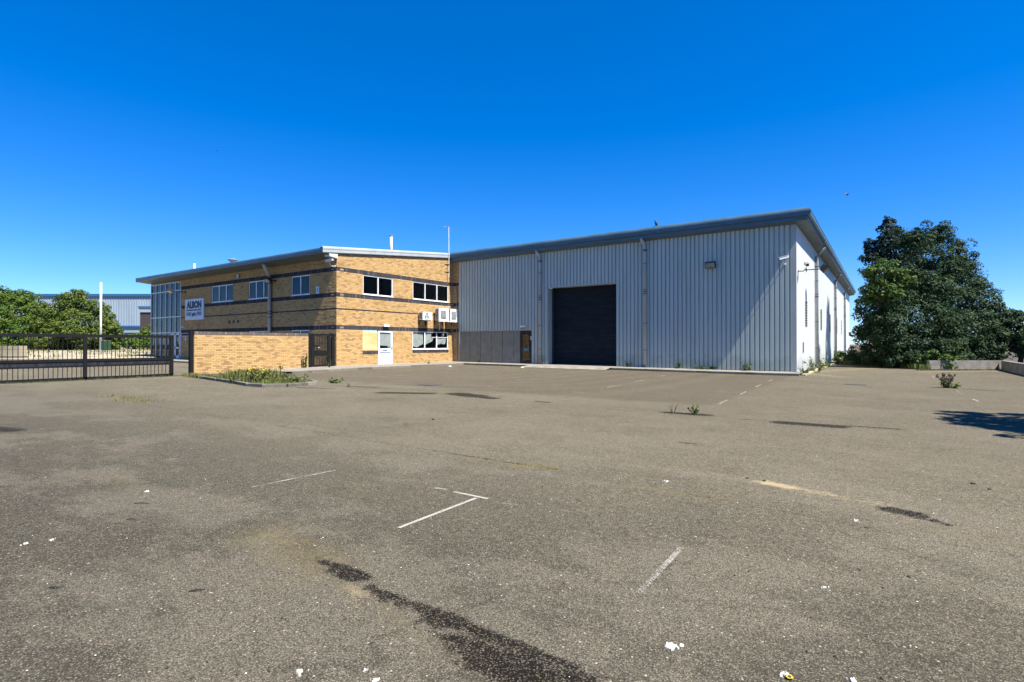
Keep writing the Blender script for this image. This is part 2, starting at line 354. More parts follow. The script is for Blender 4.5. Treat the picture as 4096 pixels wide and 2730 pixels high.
sand = field([(2.34,-21.47,2.58,-21.53,.08,1.0),(2.6,-21.55,2.9,-21.60,.14,.62),(2.9,-21.6,3.4,-21.72,.2,.5),(2.1,-21.4,2.4,-21.5,.12,.45),(1.3,-21.4,2.1,-21.5,.4,.42),(-.3,-21.2,3,-20.7,.9,.30),
  (.5,.5,1.9,-1.5,.6,.55),(.6,3,3.5,11,1.2,.5),(4.8,5.6,8.4,9.2,.5,.62),(.9,-25.25,1.0,-25.26,.10,.6)])
moss = field([(-.12,-22.22,.36,-22.12,.08,1.15),(-.9,-22.2,-.1,-22.22,.05,.85),(1.3,-22.32,2.3,-22.3,.12,.6),(-2.6,-22.15,-.9,-22.2,.045,.6),(-13,-21.5,-11,-21.95,.3,.75),
  (-.3,-25.05,.5,-25.15,.35,.62),(.5,-25.2,2.6,-25.4,.22,.5),(3.5,-22.2,4.2,-22.4,.1,.55),(-3.3,-24.9,-2.6,-25.1,.3,.45),(-1,-23.8,0,-24,.4,.40),(4.9,-5.9,5.2,-6.1,.3,.8)])
brown = (npss((.25-XX)/.25)*npss((YY+15.2)/.5)*npss((XX+20)/3)*.75 + .35*npss((XX+14)/12)*npss((YY+26)/12)).ravel()
far_pale = (npss((YY+26.3)/6.5)*(.55+.45*npss((14-XX)/12))).ravel()  # asphalt colour gets paler towards the buildings, less so on the right
for nm, arr in (('far_pale', far_pale), ('dark', dark), ('sand', sand), ('moss', moss), ('brown', np.clip(brown, 0, 1))):
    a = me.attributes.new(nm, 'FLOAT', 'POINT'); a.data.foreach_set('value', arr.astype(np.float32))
me.polygons.foreach_set('use_smooth', [True]*len(F))

# parking bay lines: sheets 4 mm above the asphalt
LINES = [(0.38,-24.42,0.37,-23.5,1),(0.08,-23.46,0.47,-23.46,.9),(-.15,-23.46,-.02,-23.44,.6),(.64,-23.48,.78,-23.47,.6),(2.21,-24.4,2.2,-23.62,.35),(1.93,-23.49,2.16,-23.49,.25),
 (-1.59,-24.42,-1.51,-23.55,.55),(-3.55,-24.41,-3.53,-24.06,.6),(-5.63,-24.39,-5.6,-23.71,.45),(-9.9,-24.36,-9.83,-23.53,.5),(-12.26,-24.0,-12.09,-23.43,.35),
 (-13.22,-12.53,-13.27,-11.36,.8),(-12.77,-14.99,-12.68,-14.46,.8),(-17.98,-12.33,-16.57,-12.5,.7),(-14.89,-3.08,-14.94,-1.93,.7),(-7.8,-10.9,-6.97,-10.96,.6),(-7.37,-13.73,-6.5,-13.8,.6),
 (-8.04,-8.54,-8.06,-7.73,.7),(-8.06,-7.7,-7.32,-7.75,.7),(-8.55,-5.49,-8.6,-4.4,.7),(-8.6,-4.35,-7.78,-4.4,.7),(-3.75,-11.88,-3.8,-10.74,.9),(-4.0,-9.03,-4.06,-7.8,1),(-3.93,-13.84,-3.45,-13.88,.6),
 (-4.34,-5.56,-4.41,-4.54,.9),(-.16,-5.91,-.2,-4.77,1),(-.03,-8.99,-.07,-7.88,1),(.12,-11.85,.07,-10.86,1),(.24,-14.67,.19,-13.6,.9),(-.99,-5.56,-.24,-5.5,.5),(-.83,-8.55,-.14,-8.5,.5),(-.56,-11.4,.04,-11.35,.5),
 (5.07,-9.92,5.11,-10.59,.9),(4.95,4.4,4.93,2.6,.6),(4.94,1.8,4.94,.2,.7),(4.98,-7.2,5.02,-8.4,.5),(-12.9,-8.6,-13.0,-7.6,.5),(-12.9,-5.6,-12.95,-4.5,.5),(-16.5,-6,-15.6,-6,.4)]
for ax, ay, bx, by, t in LINES:
    d = Vector((bx-ax, by-ay)); L = d.length; d /= L; w = .017; p = Vector((-d.y, d.x))*w
    mb = MB(); n = max(2, int(L/.35))
    for k in range(n):
        q = []
        for (u, sgn) in ((k/n, 1), (k/n, -1), ((k+1)/n, -1), ((k+1)/n, 1)):
            X = ax+(bx-ax)*u + sgn*p.x; Y = ay+(by-ay)*u + sgn*p.y; q.append((X, Y, lotz(X, Y)+.004))
        q = q[::-1]
        if (Vector(q[1])-Vector(q[0])).cross(Vector(q[2])-Vector(q[1])).z < 0: q = q[::-1]
        mb.quad(*q, t=t)
    mb.build('parking_line', 'paint', lot)
mb = MB()
for (cx_, cy_, a, b) in ((-8.9, -14.3, .32, .28), (2.5, -6.0, .32, .22)):
    mb2 = MB(); z = lotz(cx_, cy_)+.006; mb2.box(cx_-a, cx_+a, cy_-b, cy_+b, z-.05, z)
    mb2.box(cx_-a+.04, cx_+a-.04, cy_-b+.04, cy_+b-.04, z, z+.004); mb2.build('manhole_cover', 'tarspot', lot)

# ------------------------------------------------------------ footpaths with kerb stones
XB, YC = -20.37, -9.29
def slabz(X, Y): return lotz(X, Y)+.10
def path(name, x0, x1, y0, y1, step=1.2, dz=.10):
    mb = MB(); nxs = max(1, int((x1-x0)/step)); nys = max(1, int((y1-y0)/step))
    for a in range(nxs):
        for b in range(nys):
            xa, xb = x0+(x1-x0)*a/nxs, x0+(x1-x0)*(a+1)/nxs; ya, yb = y0+(y1-y0)*b/nys, y0+(y1-y0)*(b+1)/nys
            mb.quad(*[(x, y, lotz(x, y)+dz) for x, y in ((xa, ya), (xb, ya), (xb, yb), (xa, yb))])
    return kind(mb.build(name, 'concrete'), 'structure')
pA = path('footpath', -18.1, .35, -1.62, .3)
pB = path('footpath', XB-.1, -18.1, -13.6, .3)
pC = path('footpath', -44, XB-.1, -10.9, YC+.1)
def kerb(par, pts, dz=.10, L=.9, w=.125, mat='kerb'):
    for (ax, ay), (bx, by) in zip(pts[:-1], pts[1:]):
        d = Vector((bx-ax, by-ay)); T = d.length; d /= T; n = max(1, round(T/L)); p = Vector((-d.y, d.x))
        for k in range(n):
            a0 = T*k/n+.006; a1 = T*(k+1)/n-.006; q = []; j = random.uniform(-.006, .006)
            for (u, s_) in ((a0, -w/2), (a1, -w/2), (a1, w/2), (a0, w/2)):
                q.append((ax+d.x*u+p.x*s_+j*p.x, ay+d.y*u+p.y*s_+j*p.y))
            zt = [lotz(*c)+dz+.004+random.uniform(-.003, .003) for c in q]
            mb = MB(); mb.add([(c[0], c[1], lotz(*c)-.05) for c in q]+[(c[0], c[1], z-.015) for c, z in zip(q, zt)]+
                [(c[0]+(q[(m+2) % 4][0]-c[0])*.06, c[1]+(q[(m+2) % 4][1]-c[1])*.06, z) for m, (c, z) in enumerate(zip(q, zt))],
                [(0,1,5,4),(1,2,6,5),(2,3,7,6),(3,0,4,7),(4,5,9,8),(5,6,10,9),(6,7,11,10),(7,4,8,11),(8,9,10,11)], random.random())
            mb.build('kerb_stone', mat, par)
kerb(pA, [(.35, -1.7), (-8.2, -1.7)]); kerb(pA, [(-13.4, -1.7), (-18.0, -1.7)])
kerb(pB, [(-18.03, -1.75), (-18.03, -13.4)])
kerb(pC, [(-21.0, -10.95), (-44, -10.95)])
# dropped kerb ramp in front of the roller door
mb = MB(); n = 10
for k in range(n):
    xa, xb = -13.35+5.1*k/n, -13.35+5.1*(k+1)/n
    for (ya, yb, za, zb) in ((-2.35, -1.66, .012, .104), (-1.66, -1.2, .104, .106)):
        mb.quad((xa, ya, lotz(xa, ya)+za), (xb, ya, lotz(xb, ya)+za), (xb, yb, lotz(xb, yb)+zb), (xa, yb, lotz(xa, yb)+zb))
kind(mb.build('ramp', 'concrete'), 'structure')
# lichened edging stones along the side wall
pD = path('verge_strip', .02, .42, .3, 15.5, 1.5, .03)
pD.data.materials[0] = MT['soil']
kerb(pD, [(.47, -1.4), (.47, 15.5)], dz=.07, L=.55, w=.15, mat='lichen')

# ------------------------------------------------------------ generic wall mapping
def mapY(yp, out=-1):      # wall in plane Y = yp, s = X, outward = out
    return lambda s, z, o: (s, yp+out*o, z)
def mapX(xp, out=1):
    return lambda s, z, o: (xp+out*o, s, z)
def mbox(mb, mp, s0, s1, z0, z1, o0, o1, t=0.):
    a = mp(s0, z0, o0); b = mp(s1, z1, o1); return mb.box(a[0], b[0], a[1], b[1], a[2], b[2], t)
FULL = {}
def brick_wall(parent, mp, s0, s1, z0, z1, openings, bands, top=None, near=None, nobj=300, partname='brick_wall', axis_='Y', quoin=None, reveal=.1, coping=False):
    """bands: list of (course_start_index, kind) kinds: 'soldier' (3 courses), 'thin'"""
    base = MB()
    zc = sorted({z0, z1, *[v for o in openings for v in o[2:4] if z0 < v < z1]})
    for za, zb in zip(zc[:-1], zc[1:]):
        zm = (za+zb)/2; cut = sorted((o[0], o[1]) for o in openings if o[2] < zm < o[3]); a = s0; free = []
        for c0, c1 in cut:
            if c0 > a: free.append((a, c0))
            a = max(a, c1)
        if a < s1: free.append((a, s1))
        for fa, fb in free:
            n = max(1, int((fb-fa)/1.0))
            for k in range(n):
                u, v = fa+(fb-fa)*k/n, fa+(fb-fa)*(k+1)/n
                zu, zv = (min(zb, top(u)), min(zb, top(v))) if top else (zb, zb)
                if zu <= za and zv <= za: continue
                base.quad(mp(u, za, 0), mp(v, za, 0), mp(v, max(za, zv), 0), mp(u, max(za, zu), 0))
    for o in openings:
        a, b, c, d = o[:4]
        base.quad(mp(a, c, 0), mp(a, d, 0), mp(a, d, -reveal), mp(a, c, -reveal)); base.quad(mp(b, c, 0), mp(b, d, 0), mp(b, d, -reveal), mp(b, c, -reveal))
        base.quad(mp(a, d, 0), mp(b, d, 0), mp(b, d, -reveal), mp(a, d, -reveal)); base.quad(mp(a, c, 0), mp(b, c, 0), mp(b, c, -reveal), mp(a, c, -reveal))
    wall = base.build(partname, 'mortar', parent)
    cells = []
    def frees(za, zb, a, b):
        out = [(a, b)]
        for o in openings:
            if o[2] < zb-.01 and o[3] > za+.01:
                nw = []
                for u, v in out:
                    if o[1] <= u or o[0] >= v: nw.append((u, v)); continue
                    if u < o[0]: nw.append((u, o[0]))
                    if v > o[1]: nw.append((o[1], v))
                out = nw
        return [(u, v) for u, v in out if v-u > .035]
    nb = int(round((z1-z0)/.075)); i_ = 0; bd = dict(bands)
    while i_ < nb:
        z = z0+i_*.075; k_ = bd.get(i_)
        if k_ == 'soldier':
            s = s0; zt = z+.225-.01
            while s < s1-.01:
                inq = quoin and any(q0 <= s+.03 <= q1 for q0, q1 in quoin)
                if inq:
                    for r in range(3):
                        st = .225 if r != 1 else .225
                        zz = z+r*.075
                        for u, v in frees(zz, zz+.065, s, min(s+.225, s1)): cells.append((u, v-.01, zz, zz+.065, 'd' if (r != 1 or (int(s*4.44) % 2)) else 'b'))
                    s += .225
                else:
                    e = min(s+.075, s1)
                    for u, v in frees(z, zt, s, e): cells.append((u, max(u+.02, v-.01), z, zt, 'd'))
                    s = e
            i_ += 3; continue
        offs = .1125 if i_ % 2 else 0; s = s0-offs
        while s < s1-.01:
            for u, v in frees(z, z+.065, max(s, s0), min(s+.225, s1)):
                full = v-u > .22
                cells.append((u, v-.01, z, z+.065, ('d' if k_ == 'thin' else 'b') + ('F' if full else '')))
            s += .225
        i_ += 1
    if top: cells = [c for c in cells if c[3] < top((c[0]+c[1])/2)-.005]
    if coping:
        cells = [c for c in cells if c[3] < z1-.1]
    bf = [c for c in cells if c[4] == 'bF']
    if near is not None and nobj:
        bf.sort(key=lambda c: near((c[0]+c[1])/2, c[2])); chosen = set(map(id, bf[:nobj]))
    else: chosen = set()
    buff, dk = MB(), MB()
    for c in cells:
        o = .009+random.uniform(-.003, .003)
        if id(c) in chosen:
            key = (axis_, random.randrange(14))
            if key not in FULL:
                t_ = random.random(); mm = MB(); mp0 = mapX(0) if axis_ == 'Y' else mapY(0)
                mbox(mm, mp0, 0, .215, 0, .065, -.01, .009+random.uniform(-.003, .003), t_); ob = mm.build('brick', 'buff', None)
                FULL[key] = ob.data; bpy.data.objects.remove(ob)
            ob = bpy.data.objects.new('brick', FULL[key]); COL.objects.link(ob); ob.parent = wall
            p = Vector(mp(c[0], c[2], 0)) - wloc(wall); ob.location = p; continue
        tgt = dk if c[4][0] == 'd' else buff
        t_ = random.random(); q = [mp(c[0], c[2], o), mp(c[1], c[2], o), mp(c[1], c[3], o), mp(c[0], c[3], o)]
        q2 = [mp(c[0], c[2], 0), mp(c[1], c[2], 0), mp(c[1], c[3], 0), mp(c[0], c[3], 0)]
        tgt.add(q+q2, [(0,1,2,3),(0,4,5,1),(1,5,6,2),(2,6,7,3),(3,7,4,0)], t_)
    if buff.v: kind(buff.build('brick_courses', 'buff', wall), 'stuff')
    if dk.v: kind(dk.build('dark_brick_courses', 'blueb', wall), 'stuff')
    return wall

def window(parent, mp, s0, s1, z0, z1, n=2, fr=.055, rec=.07, glass='glass', back='room', backs=None, sill=True, splits=None, depth=.25, fmat='white'):
    f = MB(); o0, o1 = -rec, -rec+.05
    mbox(f, mp, s0, s1, z0, z0+fr, o0, o1); mbox(f, mp, s0, s1, z1-fr, z1, o0, o1)
    mbox(f, mp, s0, s0+fr, z0+fr, z1-fr, o0, o1); mbox(f, mp, s1-fr, s1, z0+fr, z1-fr, o0, o1)
    sp = splits or [s0+(s1-s0)*k/n for k in range(1, n)]
    for s in sp: mbox(f, mp, s-.035, s+.035, z0+fr, z1-fr, o0, o1+.004)
    w = f.build('window', fmat, parent)
    ed = [s0+fr-.035]+list(sp)+[s1-fr+.035]
    for k, (a, b) in enumerate(zip(ed[:-1], ed[1:])):
        p = MB(); p.quad(*[mp(*q) for q in ((a+.035, z0+fr, o0+.02), (b-.035, z0+fr, o0+.02), (b-.035, z1-fr, o0+.02), (a+.035, z1-fr, o0+.02))]); p.build('pane', glass, w)
        bk = MB(); mt = backs[k] if backs else back; dd = o0-.06 if mt.startswith('blind') else o0-depth
        bk.quad(*[mp(*q) for q in ((a-.0, z0+.01, dd), (b, z0+.01, dd), (b, z1-.01, dd), (a, z1-.01, dd))])
        for q in (((a, z0+.01), (a, z1-.01)), ((b, z0+.01), (b, z1-.01)), ((a, z1-.01), (b, z1-.01)), ((a, z0+.01), (b, z0+.01))):
            bk.quad(mp(*q[0], dd), mp(*q[1], dd), mp(*q[1], o0-.001), mp(*q[0], o0-.001)); bk.build('blind' if mt.startswith('blind') else 'window_recess', mt, w)
    if sill:
        g = MB(); mbox(g, mp, s0-.04, s1+.04, z0-.035, z0, -rec, .045); g.build('sill', fmat, w)
    return w

# ------------------------------------------------------------ OFFICE BUILDING
OZ = .18
office = empty('office_building', (-31, -5, .2), 'two storey buff brick office with dark brick bands and corner glass entrance', 'building')
mpB = mapX(XB); mpC = mapY(YC)
slopeB = lambda s: 6.0+(s+10.25)*.1045
opB = [(-7.55, -5.36, 4.105, 5.19), (-3.74, -.48, 4.105, 5.19), (-7.57, -6.46, 1.0, 2.13), (-6.46, -5.36, .17, 2.13), (-3.76, -.5, 1.03, 2.13)]
bandsB = [(26, 'soldier'), (40, 'thin'), (49, 'soldier'), (67, 'soldier')]
brick_wall(office, mpB, YC, -.02, OZ, 7.2, opB, bandsB, top=slopeB, near=lambda s, z: s*.6+abs(z-1.6)*.5, quoin=[(YC, YC+.45), (-.46, 0)])
window(office, mpB, *opB[0][:2], 4.105, 5.19, 2)
window(office, mpB, *opB[1][:2], 4.105, 5.19, 3)
wp = window(office, mpB, *opB[4][:2], 1.03, 2.13, 3, depth=.5)
# torn paper stuck inside the ground floor window
def sheet(parent, mp, pts, o, name='torn_paper', mat='paper'):
    m_ = MB(); m_.add([mp(s, z, o+.012*math.sin(5*s+3*z)) for s, z in pts], [tuple(range(len(pts)))]); return m_.build(name, mat, parent)
sheet(wp, mpB, [(-3.70,2.06),(-3.30,2.07),(-3.24,1.98),(-3.2,2.04),(-2.78,2.03),(-2.76,1.36),(-3.3,1.14),(-3.7,1.24)], -.085)
sheet(wp, mpB, [(-2.64,2.06),(-2.05,2.07),(-2.03,1.72),(-1.82,1.76),(-1.95,1.52),(-2.3,1.4),(-2.62,1.26)], -.085)
sheet(wp, mpB, [(-1.56,1.72),(-.62,1.72),(-.72,1.35),(-.86,1.33),(-1.1,1.37),(-1.55,1.26)], -.085)
sheet(wp, mpB, [(-1.0,2.06),(-.85,2.06),(-.8,1.8),(-1.1,1.8)], -.085)
g = MB(); mbox(g, mpB, -2.02, -.56, 1.76, 1.79, -.08, -.045); g.build('glazing_bar', 'white', wp)
# dark sill courses below the ground floor openings
for (a, b, z) in ((-7.57, -6.46, .79), (-3.76, -.5, .81)):
    s = a; g = MB()
    while s < b-.02: mbox(g, mpB, s+.005, min(s+.07, b), z, z+.18, 0, .022, random.random()); s += .075
    kind(g.build('sill_bricks', 'blueb', office), 'stuff')
bd = MB(); mbox(bd, mpB, -7.56, -6.47, 1.01, 2.08, -.05, -.03); bd.build('plywood_board', 'ply', office)
# white door
d = MB()
for a in ((-6.46,-6.33,.17,2.13),(-5.50,-5.36,.17,2.13),(-6.33,-5.50,2.02,2.13),(-6.33,-5.50,.90,1.10),(-6.33,-5.50,.17,.36)): mbox(d, mpB, *a, -.08, -.015)
door = d.build('entrance_door', 'white', office)
g = MB(); g.quad(*[mpB(*q) for q in ((-6.33,1.1,-.05),(-5.5,1.1,-.05),(-5.5,2.02,-.05),(-6.33,2.02,-.05))]); g.build('door_glass', 'glass', door)
g = MB(); mbox(g, mpB, -6.33, -5.5, 1.1, 2.02, -.3, -.29); g.build('door_recess', 'room', door)
sheet(door, mpB, [(-6.28,2.0),(-5.52,2.0),(-5.52,1.17),(-5.75,1.24),(-6.27,1.27)], -.07)
g = MB(); mbox(g, mpB, -6.33, -5.5, .36, .90, -.06, -.05); g.build('door_panel', 'sign', door)
g = MB(); mbox(g, mpB, -6.1, -5.76, .95, 1.03, -.015, -.010); g.build('door_sticker', 'teal', door)
g = MB(); mbox(g, mpB, -5.46, -5.43, 1.02, 1.2, -.015, .03); g.build('door_handle', 'midgrey', door)

# shaded side facing the lot
opC = [(-33.43, -30.72, 4.10, 5.18), (-28.91, -26.45, 4.10, 5.18), (-24.42, -22.70, 4.10, 5.18), (-28.88, -26.45, 1.0, 2.13), (-24.42, -22.72, 1.0, 2.13), (-42.6, -37.76, .25, 5.78)]
bandsC = bandsB
brick_wall(office, mpC, -42.7, XB, OZ, 6.0, opC, bandsC, top=lambda s: 5.95, near=None, nobj=0, quoin=[(XB-.45, XB)], axis_='X')
window(office, mpC, *opC[0], 3, glass='tglass', backs=['blind', 'blind2', 'blind'])
window(office, mpC, *opC[1], 3, glass='tglass', back='blind')
window(office, mpC, *opC[2], 2, glass='tglass', back='blind')
window(office, mpC, *opC[3], 3, glass='tglass', back='blind')
window(office, mpC, *opC[4], 2, glass='tglass', back='blind')
for X in (-31.18, -30.64, -30.12):
    g = MB(); mbox(g, mpC, X-.10, X+.10, 2.67, 2.86, 0, .02); g.build('air_brick', 'darkgrey', office)
# glazed entrance screen
scr = MB(); sx = [-42.6, -41.77, -40.99, -40.15, -39.39, -38.6, -37.78]; tz = [.30, 2.17, 3.31, 5.18, 5.78]
for X in sx: mbox(scr, mpC, X-.03, X+.03, .25, 5.78, -.06, .05)
for z in tz: mbox(scr, mpC, sx[0], sx[-1], z-.035, z+.035, -.06, .045)
screen = scr.build('glazed_screen', 'mull', office)
for a, b in zip(sx[:-1], sx[1:]):
    for c, e in zip(tz[:-1], tz[1:]):
        g = MB(); j = random.uniform(-.004, .004)
        g.quad(mpC(a+.03, c+.035, -.01), mpC(b-.03, c+.035, -.01+j), mpC(b-.03, e-.035, -.01), mpC(a+.03, e-.035, -.01+j)); g.build('pane', 'tglass', screen)
g = MB(); mbox(g, mpC, sx[0], sx[-1], .25, 5.8, -1.6, -1.55); mbox(g, mpC, sx[0]-.02, sx[0], .25, 5.8, -1.6, -.07); mbox(g, mpC, sx[-1], sx[-1]+.02, .25, 5.8, -1.6, -.07); mbox(g, mpC, sx[0], sx[-1], 5.8, 5.85, -1.6, -.07); mbox(g, mpC, sx[0], sx[-1], 2.9, 3.2, -1.6, -.5); mbox(g, mpC, sx[0], sx[-1], .2, .3, -1.6, -.07)
g.build('screen_interior', 'blind', screen)
dr = MB()
for X0, X1 in ((-39.36, -38.62), (-38.58, -37.82)):
    for a in ((X0, X0+.09, .32, 2.1), (X1-.09, X1, .32, 2.1), (X0, X1, .32, .52), (X0, X1, 2.0, 2.1), (X0, X1, 1.02, 1.14)): mbox(dr, mpC, *a, 0, .06)
ed = dr.build('entrance_doors', 'mull', office)
g = MB(); mbox(g, mpC, -38.35, -38.1, 1.55, 1.8, .0, .015); g.build('door_notice', 'paper', ed)
# left end wall and back walls
g = MB(); g.quad((-42.7, YC, .2), (-42.7, 0, .2), (-42.7, 0, 7.2), (-42.7, YC, 6.0)); g.build('end_wall', 'buff', office)
# roof, fascias
g = MB(); zr = lambda Y: 6.27+(Y+10.15)*.107
g.quad((-42.95, -10.1, zr(-10.1)), (-20.3, -10.1, zr(-10.1)), (-20.3, .6, zr(.6)), (-42.95, .6, zr(.6)))
g.build('roof', 'roof', office)
def fascia_run(parent, name, P0, P1, outv, prof, L=3.0, mat='fascia', zf=None, m0=0, m1=0):
    """prof: list of (outward offset, dz); m0/m1 mitre factors at ends"""
    P0 = Vector(P0); P1 = Vector(P1); d = (P1-P0); T = d.length; dn = d/T; n = max(1, round(T/L)); ov = Vector(outv)
    for k in range(n):
        mb = MB(); vs = []
        for e, u in enumerate((T*k/n+(.004 if k else 0), T*(k+1)/n-(.004 if k < n-1 else 0))):
            for (o, dz) in prof:
                uu = u
                if k == 0 and e == 0: uu = -m0*o
                if k == n-1 and e == 1: uu = T+m1*o
                vs.append(P0+dn*uu+ov*o+Vector((0, 0, dz)))
        q = len(prof); mb.add(vs, [(i2, i2+1, q+i2+1, q+i2) for i2 in range(q-1)], random.random()); mb.build(name, mat, parent)
# C side: path at wall plane; offsets outward
pc = [(.55, .02), (.84, .0), (.915, -.05), (.93, -.13), (.92, -.25), (.90, -.31), (.84, -.32)]
fascia_run(office, 'fascia_panel', (-43.0, YC, 6.33), (-20.25, YC, 6.33), (0, -1, 0), pc)
g = MB(); g.quad((-42.98, YC-.85, 6.01), (-20.27, YC-.85, 6.01), (-20.27, YC+.02, 5.93), (-42.98, YC+.02, 5.93)); g.build('soffit', 'soffit', office)
g = MB(); g.box(-43.0, -42.98, YC-.9, .3, 6.0, 6.33); g.build('end_trim', 'fascia', office)
# B side verge follows the roof slope
pv = [(-.1, .03), (.05, .03), (.115, -.01), (.13, -.08), (.125, -.13), (.115, -.14), (.12, -.28), (.11, -.30), (.0, -.30)]
fascia_run(office, 'verge_panel', (XB, -10.22, 6.335), (XB, -.02, 7.37), (1, 0, 0), pv, L=3.4, mat='verge')
g = MB(); g.add([(XB+.12, -9.84, 6.03), (XB+.12, YC-.02+.0, 6.07), (XB+.12, YC-.0, 5.84), (XB+.12, -9.80, 5.90),
                 (XB-.3, -9.84, 6.03), (XB-.3, YC-.0, 6.07), (XB-.3, YC-.0, 5.84), (XB-.3, -9.80, 5.90)],
                [(0,1,2,3),(0,4,5,1),(3,2,6,7),(0,3,7,4),(1,5,6,2)]); g.build('soffit_end_box', 'mull', office)
# verge end cap seen from the lot
g = MB(); g.add([(XB+.12, -10.22, 6.33), (XB-.1, -10.22, 6.33), (XB-.1, -10.2, 6.02), (XB+.12, -10.2, 6.02)], [(0,1,2,3)]); g.build('verge_cap', 'fascia', office)

def downpipe(parent, base, outv, zt, bands, r=.085, topoff=.38, ztop=None, shift=(0, 0)):
    b = Vector(base); o = Vector(outv); m_ = MB(); c = b+o*(r+.03)
    top = c+Vector((0, 0, zt-b.z)); e = b+o*topoff+Vector((shift[0], shift[1], (ztop or zt+.35)-b.z))
    m_.tube([c, top, top+(e-top)*.25+Vector((0, 0, .03)), e-Vector((0, 0, .08)), e], r, 12)
    p = m_.build('downpipe', 'pipe', parent, smooth=True)
    for z, h in bands:
        g = MB(); q = Vector((c.x, c.y, z)); g.tube([q, q+Vector((0, 0, h))], r+.012, 12); g.build('pipe_collar', 'collar', p)
    g = MB(); g.tube([c, c+Vector((0, 0, .12))], r+.02, 10); g.build('pipe_shoe', 'collar', p)
    return p
downpipe(office, (-26.4, YC, .3), (0, -1, 0), 5.25, [(2.9, .05), (3.1, .05), (3.25, .04), (4.9, .04), (5.15, .12)], r=.10, topoff=.72, ztop=6.0, shift=(.35, 0))

# ------------------------------------------------------------ WAREHOUSE
wh = empty('warehouse', (-10, 15, .1), 'long grey profiled metal warehouse with dark roller shutter door and wide eaves', 'building')
# brick pier strip where the warehouse meets the office
brick_wall(wh, mapY(-.01), XB, -19.84, OZ, 6.75, [], bandsB, axis_='X', nobj=0, partname='brick_pier')
PITCH = .2115
def clad(parent, mp, s0, s1, z0, z1, name='cladding_sheet', mat='clad', ribs=5, dep=.062, sign=1):
    n = max(1, round((s1-s0)/(PITCH*ribs))); W_ = (s1-s0)/n
    for k in range(n):
        a = s0+W_*k; pr = []; rr = max(1, round(W_/PITCH)); p = W_/rr
        for r_ in range(rr):
            b = a+p*r_; pr += [(b, dep), (b+p*.66, dep), (b+p*.78, 0), (b+p*.90, 0)]
        pr.append((a+W_, dep)); mb = MB(); t = random.random()
        for (u, o), (v, o2) in zip(pr[:-1], pr[1:]): mb.quad(mp(u, z0, o), mp(v, z0, o2), mp(v, z1, o2), mp(u, z1, o), t)
        mb.build(name, mat, parent)
mA = mapY(0); ZT = 6.76
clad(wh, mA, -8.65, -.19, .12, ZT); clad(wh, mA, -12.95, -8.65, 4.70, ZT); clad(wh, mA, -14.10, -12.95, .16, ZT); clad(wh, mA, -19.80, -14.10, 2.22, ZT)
g = MB(); g.box(-.19, .045, -.045, .0, .12, 6.80); g.build('corner_flashing', 'cladtrim', wh)
g = MB(); g.box(-19.84, -19.80, -.05, 0, .15, 6.8); g.build('corner_flashing', 'cladtrim', wh)
mD = mapX(0.0)
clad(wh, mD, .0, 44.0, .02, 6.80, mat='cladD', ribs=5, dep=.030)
g = MB(); g.quad((-19.8, 44, 0), (0, 44, 0), (0, 44, 6.8), (-19.8, 44, 6.8)); g.build('rear_wall', 'clad', wh)
# lintel and drip trims
for a in ((-12.99, -8.61, -.05, 0, 4.64, 4.70), (-19.8, -14.08, -.05, 0, 2.17, 2.22)):
    g = MB(); g.box(*a); g.build('opening_trim', 'cladtrim', wh)
g = MB(); g.box(-13.0, -12.95, -.045, .52, .1, 4.64); g.box(-8.65, -8.60, -.045, .52, .1, 4.64); g.box(-12.95, -8.65, -.0, .52, 4.655, 4.70); rv = g.build('shutter_reveal', 'cladtrim', wh)
g = MB(); g.box(-13.0, -8.6, .50, .55, .1, 4.7); rd = g.build('roller_shutter', 'room', wh)
nsl = 59; zz0 = .22; hs_ = (4.62-zz0)/nsl
mbs = MB(); cr = [(0, .0), (.15, -.012), (.5, -.022), (.85, -.012), (1, 0)]
for (u, o), (v, o2) in zip(cr[:-1], cr[1:]): mbs.quad((0, o, u*hs_*.94), (4.26, o, u*hs_*.94), (4.26, o2, v*hs_*.94), (0, o2, v*hs_*.94), random.random())
proto = mbs.build('shutter_slat', 'rdoor', None)
for k in range(nsl):
    o = proto if k == 0 else bpy.data.objects.new('shutter_slat', proto.data)
    if k: COL.objects.link(o)
    o.parent = rd; o.location = Vector((-12.93, .495+random.uniform(-.003, .003), zz0+k*hs_)) - wloc(rd)
g = MB(); g.box(-12.93, -8.67, .44, .50, .12, .21); g.build('bottom_rail', 'darkgrey', rd)
g = MB(); g.box(-12.6, -12.4, .455, .47, .47, .57); g.build('lock_box', 'black', rd)
g = MB(); g.box(-12.95, -12.86, .38, .5, .1, 4.6); g.box(-8.74, -8.65, .38, .5, .1, 4.6); g.build('guide_rail', 'darkgrey', rd)
# flat plinth panels
pe = [-19.80, -18.94, -18.06, -17.19, -16.32, -15.45, -14.98]
for a, b in zip(pe[:-1], pe[1:]):
    g = MB(); g.box(a+.012, b-.012, .0, .03, .16, 2.17, random.random()); g.build('wall_panel', 'plinth', wh)
g = MB(); g.box(-19.8, -14.1, .03, .06, .1, 2.2); g.build('panel_backing', 'room', wh)
